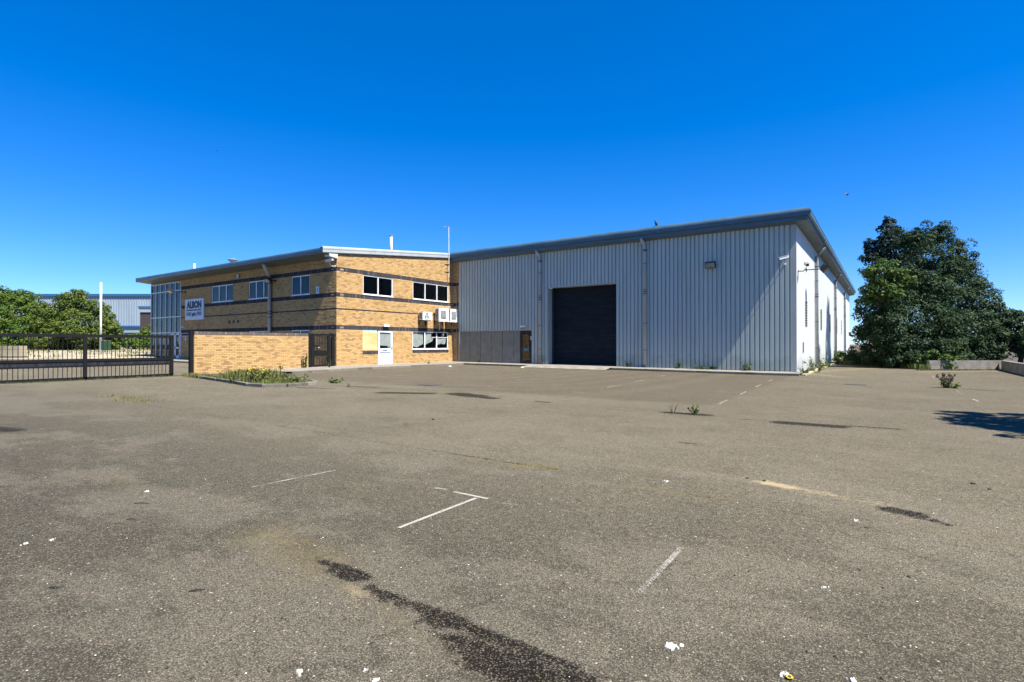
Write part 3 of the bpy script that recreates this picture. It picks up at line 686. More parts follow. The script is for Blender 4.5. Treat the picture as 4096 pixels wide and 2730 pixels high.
# side door
g = MB()
for a in ((-14.98, -14.86, .16, 2.17), (-14.24, -14.10, .16, 2.17), (-14.86, -14.24, 2.04, 2.17), (-14.86, -14.24, .16, .36)): g.box(a[0], a[1], -.01, .05, a[2], a[3])
sd = g.build('side_door', 'darkgrey', wh)
g = MB(); g.quad((-14.86, .02, .36), (-14.24, .02, .36), (-14.24, .02, 2.04), (-14.86, .02, 2.04)); g.build('door_glass', 'glass', sd)
g = MB(); g.box(-14.78, -14.24, .04, .055, 1.1, 1.98); g.build('door_board', 'brown', sd)
g = MB(); g.box(-14.72, -14.36, -.0, .012, .92, 1.12); g.build('door_sign', 'teal', sd)
g = MB(); g.add([(-14.82, .03, 1.9), (-14.79, .03, 1.9), (-14.66, .03, 1.2), (-14.4, .03, 1.2), (-14.4, .03, 1.14), (-14.8, .03, 1.14), (-14.8, .03, 1.3)], [(0, 1, 2, 3, 4, 5, 6)]); g.build('torn_paper', 'paper', sd)
g = MB(); g.box(-14.66, -14.55, .03, .035, .45, .92); g.box(-14.8, -14.66, .03, .035, .48, .68); g.build('torn_paper', 'paper', sd)
g = MB(); g.box(-14.22, -14.08, -.055, -.04, 1.6, 1.82); g.build('door_notice', 'paper', sd)
# eaves: mitred round the corner; A side and D side
pw = [(.25, .03), (.40, .02), (.46, -.03), (.50, -.10), (.51, -.17), (.50, -.18), (.495, -.34), (.48, -.35), (.40, -.355), (.395, -.53), (.38, -.54)]
fascia_run(wh, 'fascia_panel', (-20.30, 0, 7.37), (0, 0, 7.37), (0, -1, 0), pw, m1=1.33)
pw2 = [(o*1.33, z) for o, z in pw]
fascia_run(wh, 'fascia_panel', (0, 0, 7.37), (0, 44, 7.37), (1, 0, 0), pw2, m0=.752)
g = MB(); g.quad((-20.3, -.39, 6.835), (.52, -.39, 6.835), (.0, .01, 6.74), (-20.3, .01, 6.74)); g.build('soffit', 'soffit', wh)
for k in range(22):
    a = k*2.0; b = a+1.994; g = MB()
    y0a = -.39 if k == 0 else a
    g.quad((.52, y0a, 6.83), (.52, b, 6.83), (-.01, b, 6.745), (-.01, 0 if k == 0 else a, 6.745), random.random()); g.build('soffit_panel', 'soffit', wh)
g = MB(); g.quad((-20.3, -.35, 7.39), (.4, -.35, 7.39), (.4, 44, 7.39), (-20.3, 44, 7.39)); g.build('roof', 'roof', wh)
for X in (-13.46, -7.0):
    bs = [(1.02, .03), (2.42, .03), (3.95, .05), (4.07, .05), (4.18, .03), (5.55, .03), (6.2, .1)]
    downpipe(wh, (X, -.03, .15), (0, -1, 0), 6.38, bs, r=.088, topoff=.36, ztop=6.86, shift=(-.1, 0))
for Y in (7.65, 21.7, 33.6):
    downpipe(wh, (.03, Y, .05), (1, 0, 0), 6.3, [(1.1, .03), (2.6, .03), (4.0, .06), (4.15, .04), (4.9, .03), (5.7, .06)], r=.085, topoff=.55, ztop=6.86)
# louvres on the long side
lv = None
def louvre(y0, y1, z0, z1, n=10):
    g = MB(); mbox(g, mD, y0, y1, z0, z1, .0, .035); f = g.build('louvre', 'cladD', wh)
    for k in range(n):
        z = z0+.04+(z1-z0-.08)*k/n; h = (z1-z0-.08)/n
        g = MB(); mbox(g, mD, y0+.06, y1-.06, z, z+h*.62, .035, .045); g.build('louvre_gap', 'room', f)
        g = MB(); g.add([mD(y0+.05, z+h*.5, .04), mD(y1-.05, z+h*.5, .04), mD(y1-.05, z+h*.95, .055), mD(y0+.05, z+h*.95, .075)], [(0, 1, 2, 3)]); g.build('louvre_blade', 'cladD', f)
for a, b in ((3.15, 4.11), (10.9, 11.85), (17.6, 18.5), (24.3, 25.2), (29.9, 30.7)): louvre(a, b, 2.2, 3.56)
louvre(2.12, 2.68, .9, 1.5, 6)

# ------------------------------------------------------------ fittings fixed to the walls
def frame_axes(fwd):
    f = Vector(fwd).normalized(); r = f.cross(Vector((0, 0, 1))).normalized(); u = r.cross(f); return f, r, u
def obox(mb, c, ax, sx_, sy_, sz_, t=0.):
    f, r, u = ax; c = Vector(c); vs = [c+r*(sx_*a)+f*(sy_*b)+u*(sz_*d_) for d_ in (-.5, .5) for a, b in ((-.5,-.5),(.5,-.5),(.5,.5),(-.5,.5))]
    mb.add(vs, [(0,3,2,1),(4,5,6,7),(0,1,5,4),(1,2,6,5),(2,3,7,6),(3,0,4,7)], t)
def camera_unit(wallpt, outv, aim, label, sc=1.0, mat='white'):
    w = Vector(wallpt); o = Vector(outv)
    e = empty('security_camera', w, label, 'camera', 'security cameras on the walls')
    g = MB(); g.tube([w, w+o*.04], .06*sc, 10); g.build('wall_plate', mat, e)
    p = w+o*.32*sc+Vector((0, 0, .26*sc))
    g = MB(); g.tube([w+o*.02, w+o*.2*sc+Vector((0, 0, -.02)), w+o*.3*sc+Vector((0, 0, .08*sc)), p-Vector((0, 0, .05))], .022*sc, 8); g.build('bracket_arm', mat, e, smooth=True)
    ax = frame_axes(aim); f = ax[0]
    g = MB(); obox(g, p, ax, .11*sc, .40*sc, .10*sc); obox(g, p+ax[2]*.062*sc+f*.03, ax, .14*sc, .44*sc, .012); g.build('camera_housing', mat, e)
    g = MB(); g.tube([p+f*.2*sc, p+f*.215*sc], .04*sc, 10); g.build('lens', 'black', e)
    return e
camera_unit((-.42, -.04, 4.98), (0, -1, 0), (-.9, -.35, -.25), 'white security camera on the grey cladding, close to the warehouse corner', 1.0)
camera_unit((.03, .55, 4.7), (1, 0, 0), (.3, -.9, -.3), 'security camera on a bracket at the top of the sunlit warehouse side', 1.1, 'midgrey')
camera_unit((-20.5, YC-.01, 5.45), (0, -1, 0), (-.95, -.35, -.2), 'white security camera under the office eaves at the brick corner', 1.05)
def flood(wallpt, outv, label, sc=1.0, arm=.25, tilt=-.6):
    w = Vector(wallpt); o = Vector(outv); e = empty('floodlight', w, label, 'floodlight', 'floodlights on the walls')
    g = MB(); g.tube([w, w+o*arm], .025, 8); r = o.cross(Vector((0, 0, 1)))
    g.box(*(sorted((w.x-.05*abs(r.x)-.01, w.x+.05*abs(r.x)+.02*o.x+.01))), *(sorted((w.y-.05*abs(r.y)-.01, w.y+.05*abs(r.y)+.02*o.y+.01))), w.z-.08, w.z+.08)
    g.build('bracket', 'darkgrey', e)
    ax = frame_axes(o+Vector((0, 0, tilt))); c = w+o*(arm+.08)
    g = MB(); obox(g, c, ax, .42*sc, .13*sc, .26*sc); obox(g, c-ax[0]*.08*sc, ax, .26*sc, .1*sc, .16*sc); g.build('lamp_housing', 'darkgrey', e)
    g = MB(); obox(g, c+ax[0]*.068*sc, ax, .36*sc, .012, .2*sc); g.build('lens', 'lamp', e)
    return e
flood((-3.65, -.04, 5.2), (0, -1, 0), 'square floodlight high on the shaded grey cladding, right of the roller shutter', 1.15, .15, -.45)
flood((.04, 3.6, 5.1), (1, 0, 0), 'floodlight on a long arm on the sunlit side of the warehouse', 1.5, .75, -1.2)
flood((-37.1, YC-.01, 5.0), (0, -1, 0), 'floodlight on an arm beside the glazed office entrance', 1.2, .9, -1.2)
flood((-26.0, YC-.01, 5.05), (0, -1, 0), 'floodlight beside the downpipe on the shaded office wall', 1.1, .4, -1.0)
e = empty('wall_lamp', (-30.0, YC, 5.5), 'small pale wall lamp under the office eaves', 'wall lamp')
g = MB(); g.box(-30.1, -29.9, YC-.1, YC-.01, 5.48, 5.72); g.build('lamp_body', 'midgrey', e); g = MB(); g.box(-30.08, -29.92, YC-.13, YC-.1, 5.5, 5.7); g.build('lens', 'sign', e)
def bulkhead(x0, x1, y0, y1, z0, z1, label):
    e = empty('bulkhead_light', ((x0+x1)/2, (y0+y1)/2, z0), label, 'wall light'); g = MB(); g.box(x0, x1, y0, y1, z0+.03, z1); g.build('diffuser', 'white', e)
    g = MB(); g.box(x0+.02 if x1-x0 > .2 else x0, x1-.02 if x1-x0 > .2 else x0+.05, y0+.02, y1-.02 if x1-x0 < .2 else y1+.03, z0, z0+.03); g.build('base_plate', 'darkgrey', e)
bulkhead(XB+.01, XB+.14, -6.14, -5.72, 2.32, 2.47, 'white bulkhead light above the white office door')
bulkhead(-14.88, -14.54, -.16, -.04, 2.32, 2.47, 'white bulkhead light above the dark side door of the warehouse')
# number plate and notices on the shaded wall
def plaque(x0, x1, z0, z1, label, mat='sign', name='wall_sign'):
    e = MB(); e.box(x0, x1, YC-.035, YC-.012, z0, z1); o = e.build(name, mat, None, off=None); o.location = (0, 0, 0); return tag(o, label, 'sign')
pl = plaque(-22.09, -21.83, 4.09, 4.48, 'small white rectangular warning sign near the office corner')
g = MB(); yy = YC-.037
g.add([(-22.02, yy, 4.30), (-21.90, yy, 4.30), (-21.96, yy, 4.42)], [(0, 1, 2)]); g.build('warning_triangle', 'navy', pl, off=Vector((0, 0, 0)))
g = MB(); g.box(-22.05, -21.87, yy-.002, yy, 4.2, 4.25); g.build('text_line', 'bluegrey', pl, off=Vector((0, 0, 0)))
rs = plaque(-37.70, -36.42, 1.90, 2.12, 'long white framed sign beside the office entrance doors')
g = MB(); g.box(-37.64, -36.48, YC-.042, YC-.036, 1.93, 2.09); g.build('sign_face', 'farbrick', rs, off=Vector((0, 0, 0)))
plaque(-37.13, -36.98, 1.58, 1.86, 'small pale plate below the long entrance sign')
plaque(-37.72, -37.4, 2.52, 2.6, 'tiny pale strip plate above the office entrance doors')

# big company sign
sg = empty('company_sign', (-35.75, YC, 3.0), 'large white square sign reading ALBON on the shaded brick office wall', 'sign')
g = MB(); g.box(-37.06, -34.44, YC-.06, YC-.012, 3.02, 4.46); g.build('sign_board', 'sign', sg)
def text(s, x0, x1, z0, z1, mat, parent, y, bold=.0, name='lettering'):
    cu = bpy.data.curves.new('t', 'FONT'); cu.body = s; cu.offset = bold; cu.extrude = .004; cu.resolution_u = 3
    o = bpy.data.objects.new('t', cu); COL.objects.link(o); bpy.context.view_layer.update()
    m_ = bpy.data.meshes.new_from_object(o.evaluated_get(bpy.context.evaluated_depsgraph_get())); bpy.data.objects.remove(o)
    n_ = len(m_.vertices); a = np.zeros(n_*3, np.float32); m_.vertices.foreach_get('co', a); a = a.reshape(-1, 3)
    mn_, mx_ = a.min(0), a.max(0); b = np.zeros_like(a); base = wloc(parent)
    b[:, 0] = x0+(a[:, 0]-mn_[0])/(mx_[0]-mn_[0])*(x1-x0)-base.x; b[:, 1] = y-a[:, 2]-base.y; b[:, 2] = z0+(a[:, 1]-mn_[1])/(mx_[1]-mn_[1])*(z1-z0)-base.z
    m_.vertices.foreach_set('co', b.ravel()); m_.materials.clear(); m_.materials.append(MT[mat]); m_.update()
    q = bpy.data.objects.new(name, m_); COL.objects.link(q); q.parent = parent; return q
ys_ = YC-.066
text('ALBON', -36.85, -34.72, 3.80, 4.32, 'navy', sg, ys_, .075)
text('ENGINEERING & MANUFACTURING', -36.85, -34.72, 3.64, 3.74, 'slate', sg, ys_, .03)
text('plc', -36.05, -35.5, 3.22, 3.55, 'navy', sg, ys_, .07)
for a, b in ((-36.85, -36.15), (-35.4, -34.74)):
    g = MB(); g.box(a, b, ys_, YC-.06, 3.30, 3.56); g.build('tint_block', 'bluegrey', sg)

# air conditioning units
def acunit(y0, y1, z0, z1, xf, label, roundfan):
    e = empty('air_conditioner', (XB+.1, (y0+y1)/2, z0), label, 'air conditioner', 'air conditioning units on the brick wall')
    xb_ = xf-.33; g = MB(); g.box(xb_, xf, y0, y1, z0, z1); g.build('casing', 'white', e)
    for k in range(9):
        z = z0+.06+(z1-z0-.12)*k/9; g = MB(); g.box(xb_+.03, xf-.05, y0-.006, y0-.001, z, z+(z1-z0-.12)/9*.6); g.build('side_fin', 'darkgrey', e)
    yc, zc_ = (y0+(y1-y0)*.42, (z0+z1)/2); g = MB()
    if roundfan:
        r = (z1-z0)*.42
        g.tube([(xf+.001, yc, zc_), (xf+.012, yc, zc_)], r, 24); gr = g.build('fan_grille', 'midgrey', e)
        for k in range(3):
            a = k*2.1+.4; g = MB(); p = [Vector((xf+.016, yc+math.cos(a+da)*r*rr_, zc_+math.sin(a+da)*r*rr_)) for da, rr_ in ((0, .15), (-.35, .95), (.35, .95))]; g.add(p, [(0, 1, 2)]); g.build('fan_blade', 'white', gr)
    else:
        w = (y1-y0)*.27; h = (z1-z0)*.30
        g.box(xf+.001, xf+.012, yc-w, yc+w, zc_-h, zc_+h); gr = g.build('fan_grille', 'midgrey', e)
        for k in range(6):
            g = MB(); z = zc_-h+.02+2*(h-.02)*k/5; g.box(xf+.012, xf+.016, yc-w, yc+w, z-.006, z+.006); g.build('grille_bar', 'pipe', gr)
        g = MB(); g.box(xf+.012, xf+.02, yc-w, yc+w, zc_-h-.02, zc_-h+.01); g.build('grille_shadow_lip', 'darkgrey', gr)
    g = MB()
    for y in (y0+.12, y1-.12): g.box(XB+.012, xf-.02, y-.02, y+.02, z0-.05, z0-.002); g.box(XB+.012, XB+.05, y-.02, y+.02, z0-.3, z0-.05)
    g.build('bracket', 'darkgrey', e); return e
acunit(-3.33, -2.5, 2.83, 3.33, -19.92, 'low wide air conditioning unit with a round fan, left of the taller pair', True)
acunit(-1.95, -1.0, 2.85, 3.64, -19.86, 'middle air conditioning unit, left one of the tall pair', False)
acunit(-.88, -.07, 2.83, 3.64, -19.86, 'right-hand tall air conditioning unit next to the warehouse cladding', False)
g = MB(); g.box(-19.9, -19.84, -2.0, -.05, 2.78, 2.82); tag(g.build('support_rail', 'white'), 'white rail carrying the two tall air conditioning units', 'bracket')
for k, (p, lb) in enumerate(((((XB+.04, -1.4, 2.85), (XB+.04, -1.4, 2.25)), 'short pipe trunking under the middle air conditioning unit'), (((XB+.05, -2.7, 2.8), (XB+.05, -2.7, 2.45)), 'short dark pipe stub under the round fan unit'))):
    g = MB(); g.tube(p, .03, 8); tag(g.build('pipe_stub', 'white' if k == 0 else 'stick'), lb, 'pipe')
g = MB(); g.tube([(-19.98, -.07, .25), (-19.98, -.07, 2.7), (-19.98, -.07, 5.0)], .028, 8); g.tube([(-19.98, -.07, 5.0), (-19.98, -.13, 5.08), (-19.98, -.2, 5.05)], .035, 8)
tag(g.build('vent_pipe', 'midgrey', smooth=True), 'thin grey vent pipe on the brick strip between office and warehouse', 'pipe')
# antenna mast
am = empty('antenna_mast', (XB+.18, -.7, 5.7), 'tall thin aerial mast strapped to the end of the brick office wall', 'antenna')
g = MB(); g.tube([(XB+.18, -.62, 5.75), (XB+.18, -.66, 9.05)], .022, 8); g.build('mast', 'white', am)
for z in (6.05, 6.55):
    g = MB(); g.box(XB+.01, XB+.2, -.66, -.60, z, z+.05); g.box(XB+.012, XB+.03, -.85, -.4, z, z+.05); g.build('wall_bracket', 'darkgrey', am)
g = MB(); g.tube([(XB+.18, -.95, 9.0), (XB+.18, -.3, 8.95)], .012, 6)
for q in (-.9, -.75, -.6, -.45): g.tube([(XB+.02, q, 9.0), (XB+.36, q, 9.0)], .008, 5)
g.tube([(XB+.18, -.95, 9.0), (XB+.1, -1.05, 8.95)], .03, 6); g.build('aerial_head', 'midgrey', am)
# roof pieces
fl = empty('flue_pipe', (-22.37, -3.65, 7.0), 'white flue pipe rising through the office roof', 'flue'); g = MB(); g.tube([(-22.37, -3.65, 6.8), (-22.37, -3.65, 8.2)], .085, 12); g.build('pipe', 'white', fl, smooth=True)
g = MB(); g.tube([(-22.37, -3.65, 8.18), (-22.37, -3.65, 8.26)], .11, 12); g.build('cap', 'midgrey', fl)
v_ = empty('roof_vent', (-31.5, -9.0, 6.4), 'mushroom shaped roof vent on the office eaves line', 'vent')
g = MB(); g.tube([(-31.35, -9.0, 6.3), (-31.35, -9.0, 6.72)], .15, 14); g.build('stack', 'midgrey', v_); g = MB(); g.tube([(-31.35, -9.0, 6.66), (-31.35, -9.0, 6.80), (-31.35, -9.0, 6.83)], [.16, .32, .30], 16); g.build('cowl', 'midgrey', v_)
g = MB(); g.tube([(-40.0, -7.4, 6.3), (-40.0, -7.4, 7.5)], .09, 10); tag(g.build('short_flue', 'white'), 'short white pipe stub above the left end of the office roof', 'flue')

# ------------------------------------------------------------ boundary wall, gates
bw = empty('boundary_wall', (XB-.1, -13.6, 0), 'chest high buff brick boundary wall with dark coping bricks', 'wall')
wz = 0.0
brick_wall(bw, mapX(XB), -16.36, -10.96, wz, 1.875, [], [], near=lambda s, z: s+z*.3, nobj=300, coping=True)
g = MB(); g.box(XB-.215, XB-.004, -16.36, -10.96, -.1, 1.74); g.build('wall_core', 'mortar', bw)
for (y, nm) in ((-16.36, 'end'),):
    g = MB()
    for k in range(22):
        z = k*.075
        for a, b in (((XB-.21, XB-.115), (XB-.105, XB-.01)) if k % 2 else ((XB-.21, XB-.01),)): g.box(a, b, y-.009, y, z, z+.065, random.random())
    kind(g.build('wall_end_bricks', 'buff', bw), 'stuff')
# coping: bricks on edge, each its own piece
cm = []
for k in range(6):
    m_ = MB(); m_.box(-.225, .012, 0, .065, .0, .105+random.uniform(-.004, .004), random.random()); o = m_.build('coping_brick', 'cop', None); cm.append(o.data); bpy.data.objects.remove(o)
y = -16.36
for c in [c for c in bw.children if c.name.startswith('brick_wall')]:
    for ch in list(c.children):
        if ch.name.startswith('dark_brick'): bpy.data.objects.remove(ch)
while y < -11.0:
    o = bpy.data.objects.new('coping_brick', random.choice(cm)); COL.objects.link(o); o.parent = bw; o.location = Vector((XB, y, 1.77)) - wloc(bw); y += .075
g = MB(); g.box(XB-.215, XB-.002, -16.36, -10.98, 1.74, 1.865); g.build('coping_mortar', 'mortar', bw)

gt = empty('sliding_gate', (-20.95, -19.9, 0), 'long black steel sliding gate with vertical bars and a solid middle rail', 'gate')
GX = -20.95
def rail(name, z0, z1, y0=-25.5, y1=-16.93, dx=.03, mat='black'):
    g = MB(); g.box(GX-dx, GX+dx, y0, y1, z0, z1); return g.build(name, mat, gt)
rail('top_rail', 1.60, 1.71, dx=.035); rail('middle_rail', .70, .80, dx=.035); rail('lower_rail', .50, .56, dx=.03); rail('bottom_rail', .04, .13, dx=.045)
rail('middle_channel', .56, .70, dx=.012, mat='bands')
for y in (-16.98, -19.91, -22.85):
    g = MB(); g.box(GX-.045, GX+.045, y-.055, y+.055, .04, 1.715); g.build('upright', 'black', gt)
y = -25.4; pu = MB(); pu.box(-.009, .009, -.009, .009, .80, 1.60); pl_ = MB(); pl_.box(-.009, .009, -.009, .009, .13, .50)
ou = pu.build('bar', 'black', None); ol = pl_.build('bar', 'black', None); first = True
ymarks = [-22.18+.1345*k for k in range(-24, 40)]
for y in ymarks:
    if y > -17.06 or y < -25.4 or min(abs(y+19.91), abs(y+22.85)) < .07: continue
    for src in (ou, ol):
        o = src if first else bpy.data.objects.new('bar', src.data)
        if not first: COL.objects.link(o)
        o.parent = gt; o.location = Vector((GX, y, 0)) - wloc(gt)
    first = False
for y in (-18.55, -21.6):
    g = MB(); g.tube([(GX-.03, y, .05), (GX+.03, y, .05)], .06, 12); g.build('roller_wheel', 'darkgrey', gt)
tk = MB(); tk.box(-21.08, -20.84, -26, -16.4, -.02, .012); kind(tk.build('gate_track', 'kerb'), 'structure')
tk = MB(); tk.box(-20.965, -20.935, -26, -16.5, .012, .03); tk.build('track_rail', 'darkgrey', bpy.data.objects['gate_track'])
g = MB(); g.box(XB-.20, XB-.02, -16.50, -16.39, 0, 1.88); tag(g.build('gate_post', 'black'), 'black steel gate post against the end of the brick boundary wall', 'post')

pg = empty('pedestrian_gate', (XB-.06, -10.1, .15), 'black steel pedestrian gate between boundary wall and office corner', 'gate')
PX = XB-.06
def pb(name, y0, y1, z0, z1, dx=.035, mat='black'):
    g = MB(); g.box(PX-dx, PX+dx, y0, y1, z0, z1); return g.build(name, mat, pg)
pb('post', -10.93, -10.78, .1, 1.885, .06); pb('post', -9.56, -9.40, .1, 1.885, .06)
pb('frame_top', -10.75, -9.66, 1.78, 1.87); pb('frame_bottom', -10.75, -9.66, .20, .29); pb('frame_side', -10.75, -10.58, .29, 1.78); pb('frame_side', -9.80, -9.66, .29, 1.78)
pb('middle_panel', -10.58, -9.80, .74, 1.02, .02); pb('middle_lip', -10.58, -9.80, .70, .74, .045, 'darkgrey'); pb('lock_case', -10.62, -10.32, 1.22, 1.30, .05); pb('head_bar', -9.64, -9.33, 1.78, 1.885, .03)
g = MB(); g.tube([(PX+.04, -10.36, 1.17), (PX+.09, -10.36, 1.17)], .025, 10); g.build('lock_knob', 'mull', pg)
for k in range(7):
    y = -10.47+k*.096
    for z0, z1 in ((.29, .70), (1.02, 1.78)): pb('bar', y-.011, y+.011, z0, z1, .011)
for z in (.45, 1.7): pb('hinge', -9.66, -9.56, z, z+.05, .03, 'darkgrey')

# ------------------------------------------------------------ planting bed at the end of the boundary wall
bed = [(-20.3, -16.55), (-18.15, -17.0), (-15.2, -17.5), (-13.4, -17.9), (-12.6, -17.85), (-12.15, -17.35), (-12.1, -16.7), (-12.2, -16.25), (-13.3, -15.7), (-18.05, -13.75), (-20.3, -13.5)]
g = MB(); g.add([(x, y, lotz(x, y)+.07) for x, y in bed], [tuple(range(len(bed)))]); pbed = kind(g.build('planting_bed', 'soil'), 'structure')
kerb(pbed, bed[:9], dz=.10, L=.8, w=.12)

def blades(name, pts, hfun, mat, seed=1, w=.012, lean=.35, n_per=1):
    r_ = random.Random(seed); mb = MB()
    for (x, y, z) in pts:
        h = hfun(x, y)*r_.uniform(.5, 1.15); a = r_.uniform(0, 6.283); l = r_.uniform(.1, lean)*h; b = a+1.57
        dx, dy = math.cos(b)*w, math.sin(b)*w; lx, ly = math.cos(a)*l, math.sin(a)*l
        mb.add([(x-dx, y-dy, z), (x+dx, y+dy, z), (x+dx*.7+lx*.4, y+dy*.7+ly*.4, z+h*.6), (x-dx*.7+lx*.4, y-dy*.7+ly*.4, z+h*.6), (x+lx, y+ly, z+h)], [(0, 1, 2, 3), (3, 2, 4)], r_.random())
    return mb.build(name, mat)
pts = []
for _ in range(5200):
    x = random.gauss(-15.3, 1.5); y = random.gauss(-16.65+(-15.3-x)*.12, .42)
    if -18.6 < x < -12.5 and y > -17.05-(x+18)*.17: pts.append((x, y, lotz(x, y)+.06))
hb = lambda x, y: .32*math.exp(-((x+15.4)/1.4)**2)+.07
kind(blades('long_grass', pts, hb, 'weedg', w=.016), 'stuff', 'long dry grass filling the kerbed bed in front of the boundary wall')
def leafy(mb, c, r_, n, size, rnd, flat=.6, tint=None):
    c = Vector(c)
    for _ in range(n):
        d = Vector((rnd.gauss(0, 1), rnd.gauss(0, 1), rnd.gauss(0, 1)*flat)).normalized()*r_*rnd.random()**.4
        nrm = (d.normalized()*.5+Vector((rnd.uniform(-1, 1), rnd.uniform(-1, 1), rnd.uniform(0, 1.3)))).normalized()
        u = nrm.cross(Vector((rnd.uniform(-1, 1), rnd.uniform(-1, 1), .3))).normalized(); v = nrm.cross(u); s_ = size*rnd.uniform(.6, 1.3); p = c+d
        mb.add([p-u*s_, p-v*s_*.55, p+u*s_, p+v*s_*.55], [(0, 1, 2, 3)], rnd.random() if tint is None else tint)
def weed(name, loc, h, spread, n, label, mat='weed', size=.04, stems=6, seed=1, flower=None, seedhead=0, group=None, cat='weed'):
    rnd = random.Random(seed); L = Vector(loc); e = empty(name, L, label, cat, group); st = MB(); lf = MB(); fl_ = MB(); sh = MB()
    for k in range(stems):
        a = rnd.uniform(0, 6.28); q = L+Vector((math.cos(a)*spread*.25, math.sin(a)*spread*.25, 0)); hh = h*rnd.uniform(.55, 1); t = L+Vector((math.cos(a)*spread*rnd.uniform(.3, 1), math.sin(a)*spread*rnd.uniform(.3, 1), hh))
        mid = (q+t)/2+Vector((0, 0, hh*.12)); st.tube([q, mid, t], [.006, .005, .003], 4)
        for m_ in range(n//stems):
            u = rnd.uniform(.05, 1); p = q.lerp(t, u); leafy(lf, p, spread*.18, 1, size, rnd)
        if flower: leafy(fl_, t, .05, 8, .025, rnd)
        if seedhead and rnd.random() < seedhead: leafy(sh, t, .05, 14, .03, rnd, 1.8)
    st.build('stem', 'bark', e); lf.build('foliage', mat, e)
    if fl_.v: fl_.build('flower', 'yellow', e)
    if sh.v: kind(sh.build('seed_head', 'seed', e), 'stuff')
    return e
Z = lambda x, y, d=0: (x, y, lotz(x, y)+d)
weed('ragwort', Z(-14.0, -17.2, .06), .5, .42, 260, 'yellow flowering ragwort in the kerbed bed', size=.05, stems=22, seed=3, flower=1, cat='plant')
weed('weed_clump', Z(-14.9, -17.45, .0), .3, .35, 220, 'leafy green weed spilling over the bed kerb below the yellow flowers', size=.06, stems=16, seed=4)
weed('weed_clump', Z(-16.9, -16.7, .06), .3, .4, 180, 'tall green weeds at the wall end of the kerbed bed', size=.05, stems=20, seed=5)
weed('weed_clump', Z(-13.2, -16.4, .06), .25, .5, 180, 'low weeds at the rounded tip of the kerbed bed', size=.045, stems=14, seed=6)
weed('weed_clump', Z(-20.15, -11.3, .1), .75, .18, 150, 'tall ragged weed against the boundary wall beside the pedestrian gate', size=.05, stems=8, seed=7, seedhead=.3)
weed('weed_clump', Z(-20.1, -12.6, .1), .2, .15, 50, 'small weed at the foot of the boundary wall', size=.04, stems=6, seed=8)
weed('weed_clump', Z(-19.8, -10.15, .1), .25, .15, 60, 'small weed in front of the pedestrian gate', size=.05, stems=6, seed=9)
weed('weed_clump', Z(-12.2, -15.5), .18, .35, 90, 'dark low weed on the asphalt past the kerbed bed tip', size=.05, stems=8, seed=10)
weed('willowherb', Z(4.86, -5.94), .44, .24, 260, 'tall weed with brown seed heads growing from the asphalt on the right', size=.032, stems=18, seed=11, seedhead=.7, cat='plant')
weed('weed_clump', Z(5.02, -6.0), .18, .26, 160, 'bright green low weeds round the tall seeding weed', size=.03, stems=14, seed=12, mat='leafH')
weed('weed_clump', Z(.30, -16.68), .2, .15, 80, 'small weed with one upright leaf growing from a dark hole in the asphalt', size=.03, stems=6, seed=13)
weed('weed_clump', Z(-.12, -16.72), .2, .12, 24, 'thin wiry pale weed left of the asphalt hole', size=.012, stems=6, seed=14)
wl = [(.6, 2.1, .75, .55, 420, 'large green weed at the foot of the sunlit warehouse side', 'weed', 1), (.42, -.6, .35, .3, 140, 'yellowish weed round the warehouse corner kerb', 'weed', 2), (.55, 5.4, .3, .4, 120, 'low weed among the lichen covered edging stones', 'weed', 3),
      (-2.0, -.3, .42, .3, 170, 'bright green weed at the base of the grey cladding nearest the corner', 'leafB', 4), (-4.2, -.3, .25, .45, 200, 'low spreading green weeds in the middle of the cladding base', 'leafB', 5), (-3.7, -.25, .2, .4, 150, 'short green tufts beside the low spreading weeds', 'leafB', 6),
      (-5.3, -.25, .32, .22, 110, 'spiky weed where the sunlit triangle meets the footpath', 'leafB', 7), (-7.9, -.3, .35, .25, 110, 'dark weed at the cladding base beside the second downpipe', 'leafR', 8), (-13.3, -.25, .7, .3, 60, 'straggly bare weed beside the first downpipe', 'seed', 9),
      (-17.9, -.4, .22, .12, 50, 'single small green weed in front of the flat wall panels', 'leafB', 10), (-18.9, -3.9, .12, .12, 30, 'tiny weed on the kerb below the office windows', 'weed', 11), (.55, 8.7, .35, .35, 120, 'weed at the foot of the first side downpipe', 'weed', 12)]
for x, y, h, sp, n, lb, mt, sd_ in wl: weed('weed_clump', Z(x, y, .1 if y < 0 and x < .3 else .03), h, sp, n, lb, mat=mt, size=.04, stems=10, seed=20+sd_)
weed('weed_clump', Z(-10.4, -16.4), .12, .1, 16, 'tiny dark weed among the stained asphalt patches', size=.03, stems=4, seed=41)
# moss/grass tufts along the tarmac seam on the left
pts = [(random.uniform(-13.2, -10.6), -21.7+random.gauss(0, .22), 0) for _ in range(340)]
kind(blades('asphalt_grass', pts, lambda x, y: .06, 'grass', seed=5, w=.006), 'stuff', 'sparse short grass growing through the asphalt on the left')
pts = [(random.uniform(-.15, .42), -22.17+random.gauss(0, .03), 0) for _ in range(260)]
kind(blades('seam_grass', pts, lambda x, y: .012, 'grass', seed=6, w=.004, lean=1.2), 'stuff', 'thin line of dry moss along the tarmac seam')
pts = [(GX+.1+random.gauss(0, .07), random.uniform(-25, -16.6), .0) for _ in range(500)]
kind(blades('track_weeds', pts, lambda x, y: .10, 'weed', seed=8, w=.008, lean=.8), 'stuff', 'short weeds along the gate track')
pts = [(random.uniform(-20.3, -18.2), random.gauss(-16.75, .15), .04) for _ in range(500)]
kind(blades('wall_foot_grass', pts, lambda x, y: .16, 'grass', seed=9, w=.01), 'stuff', 'thin dry grass at the gate end of the boundary wall')

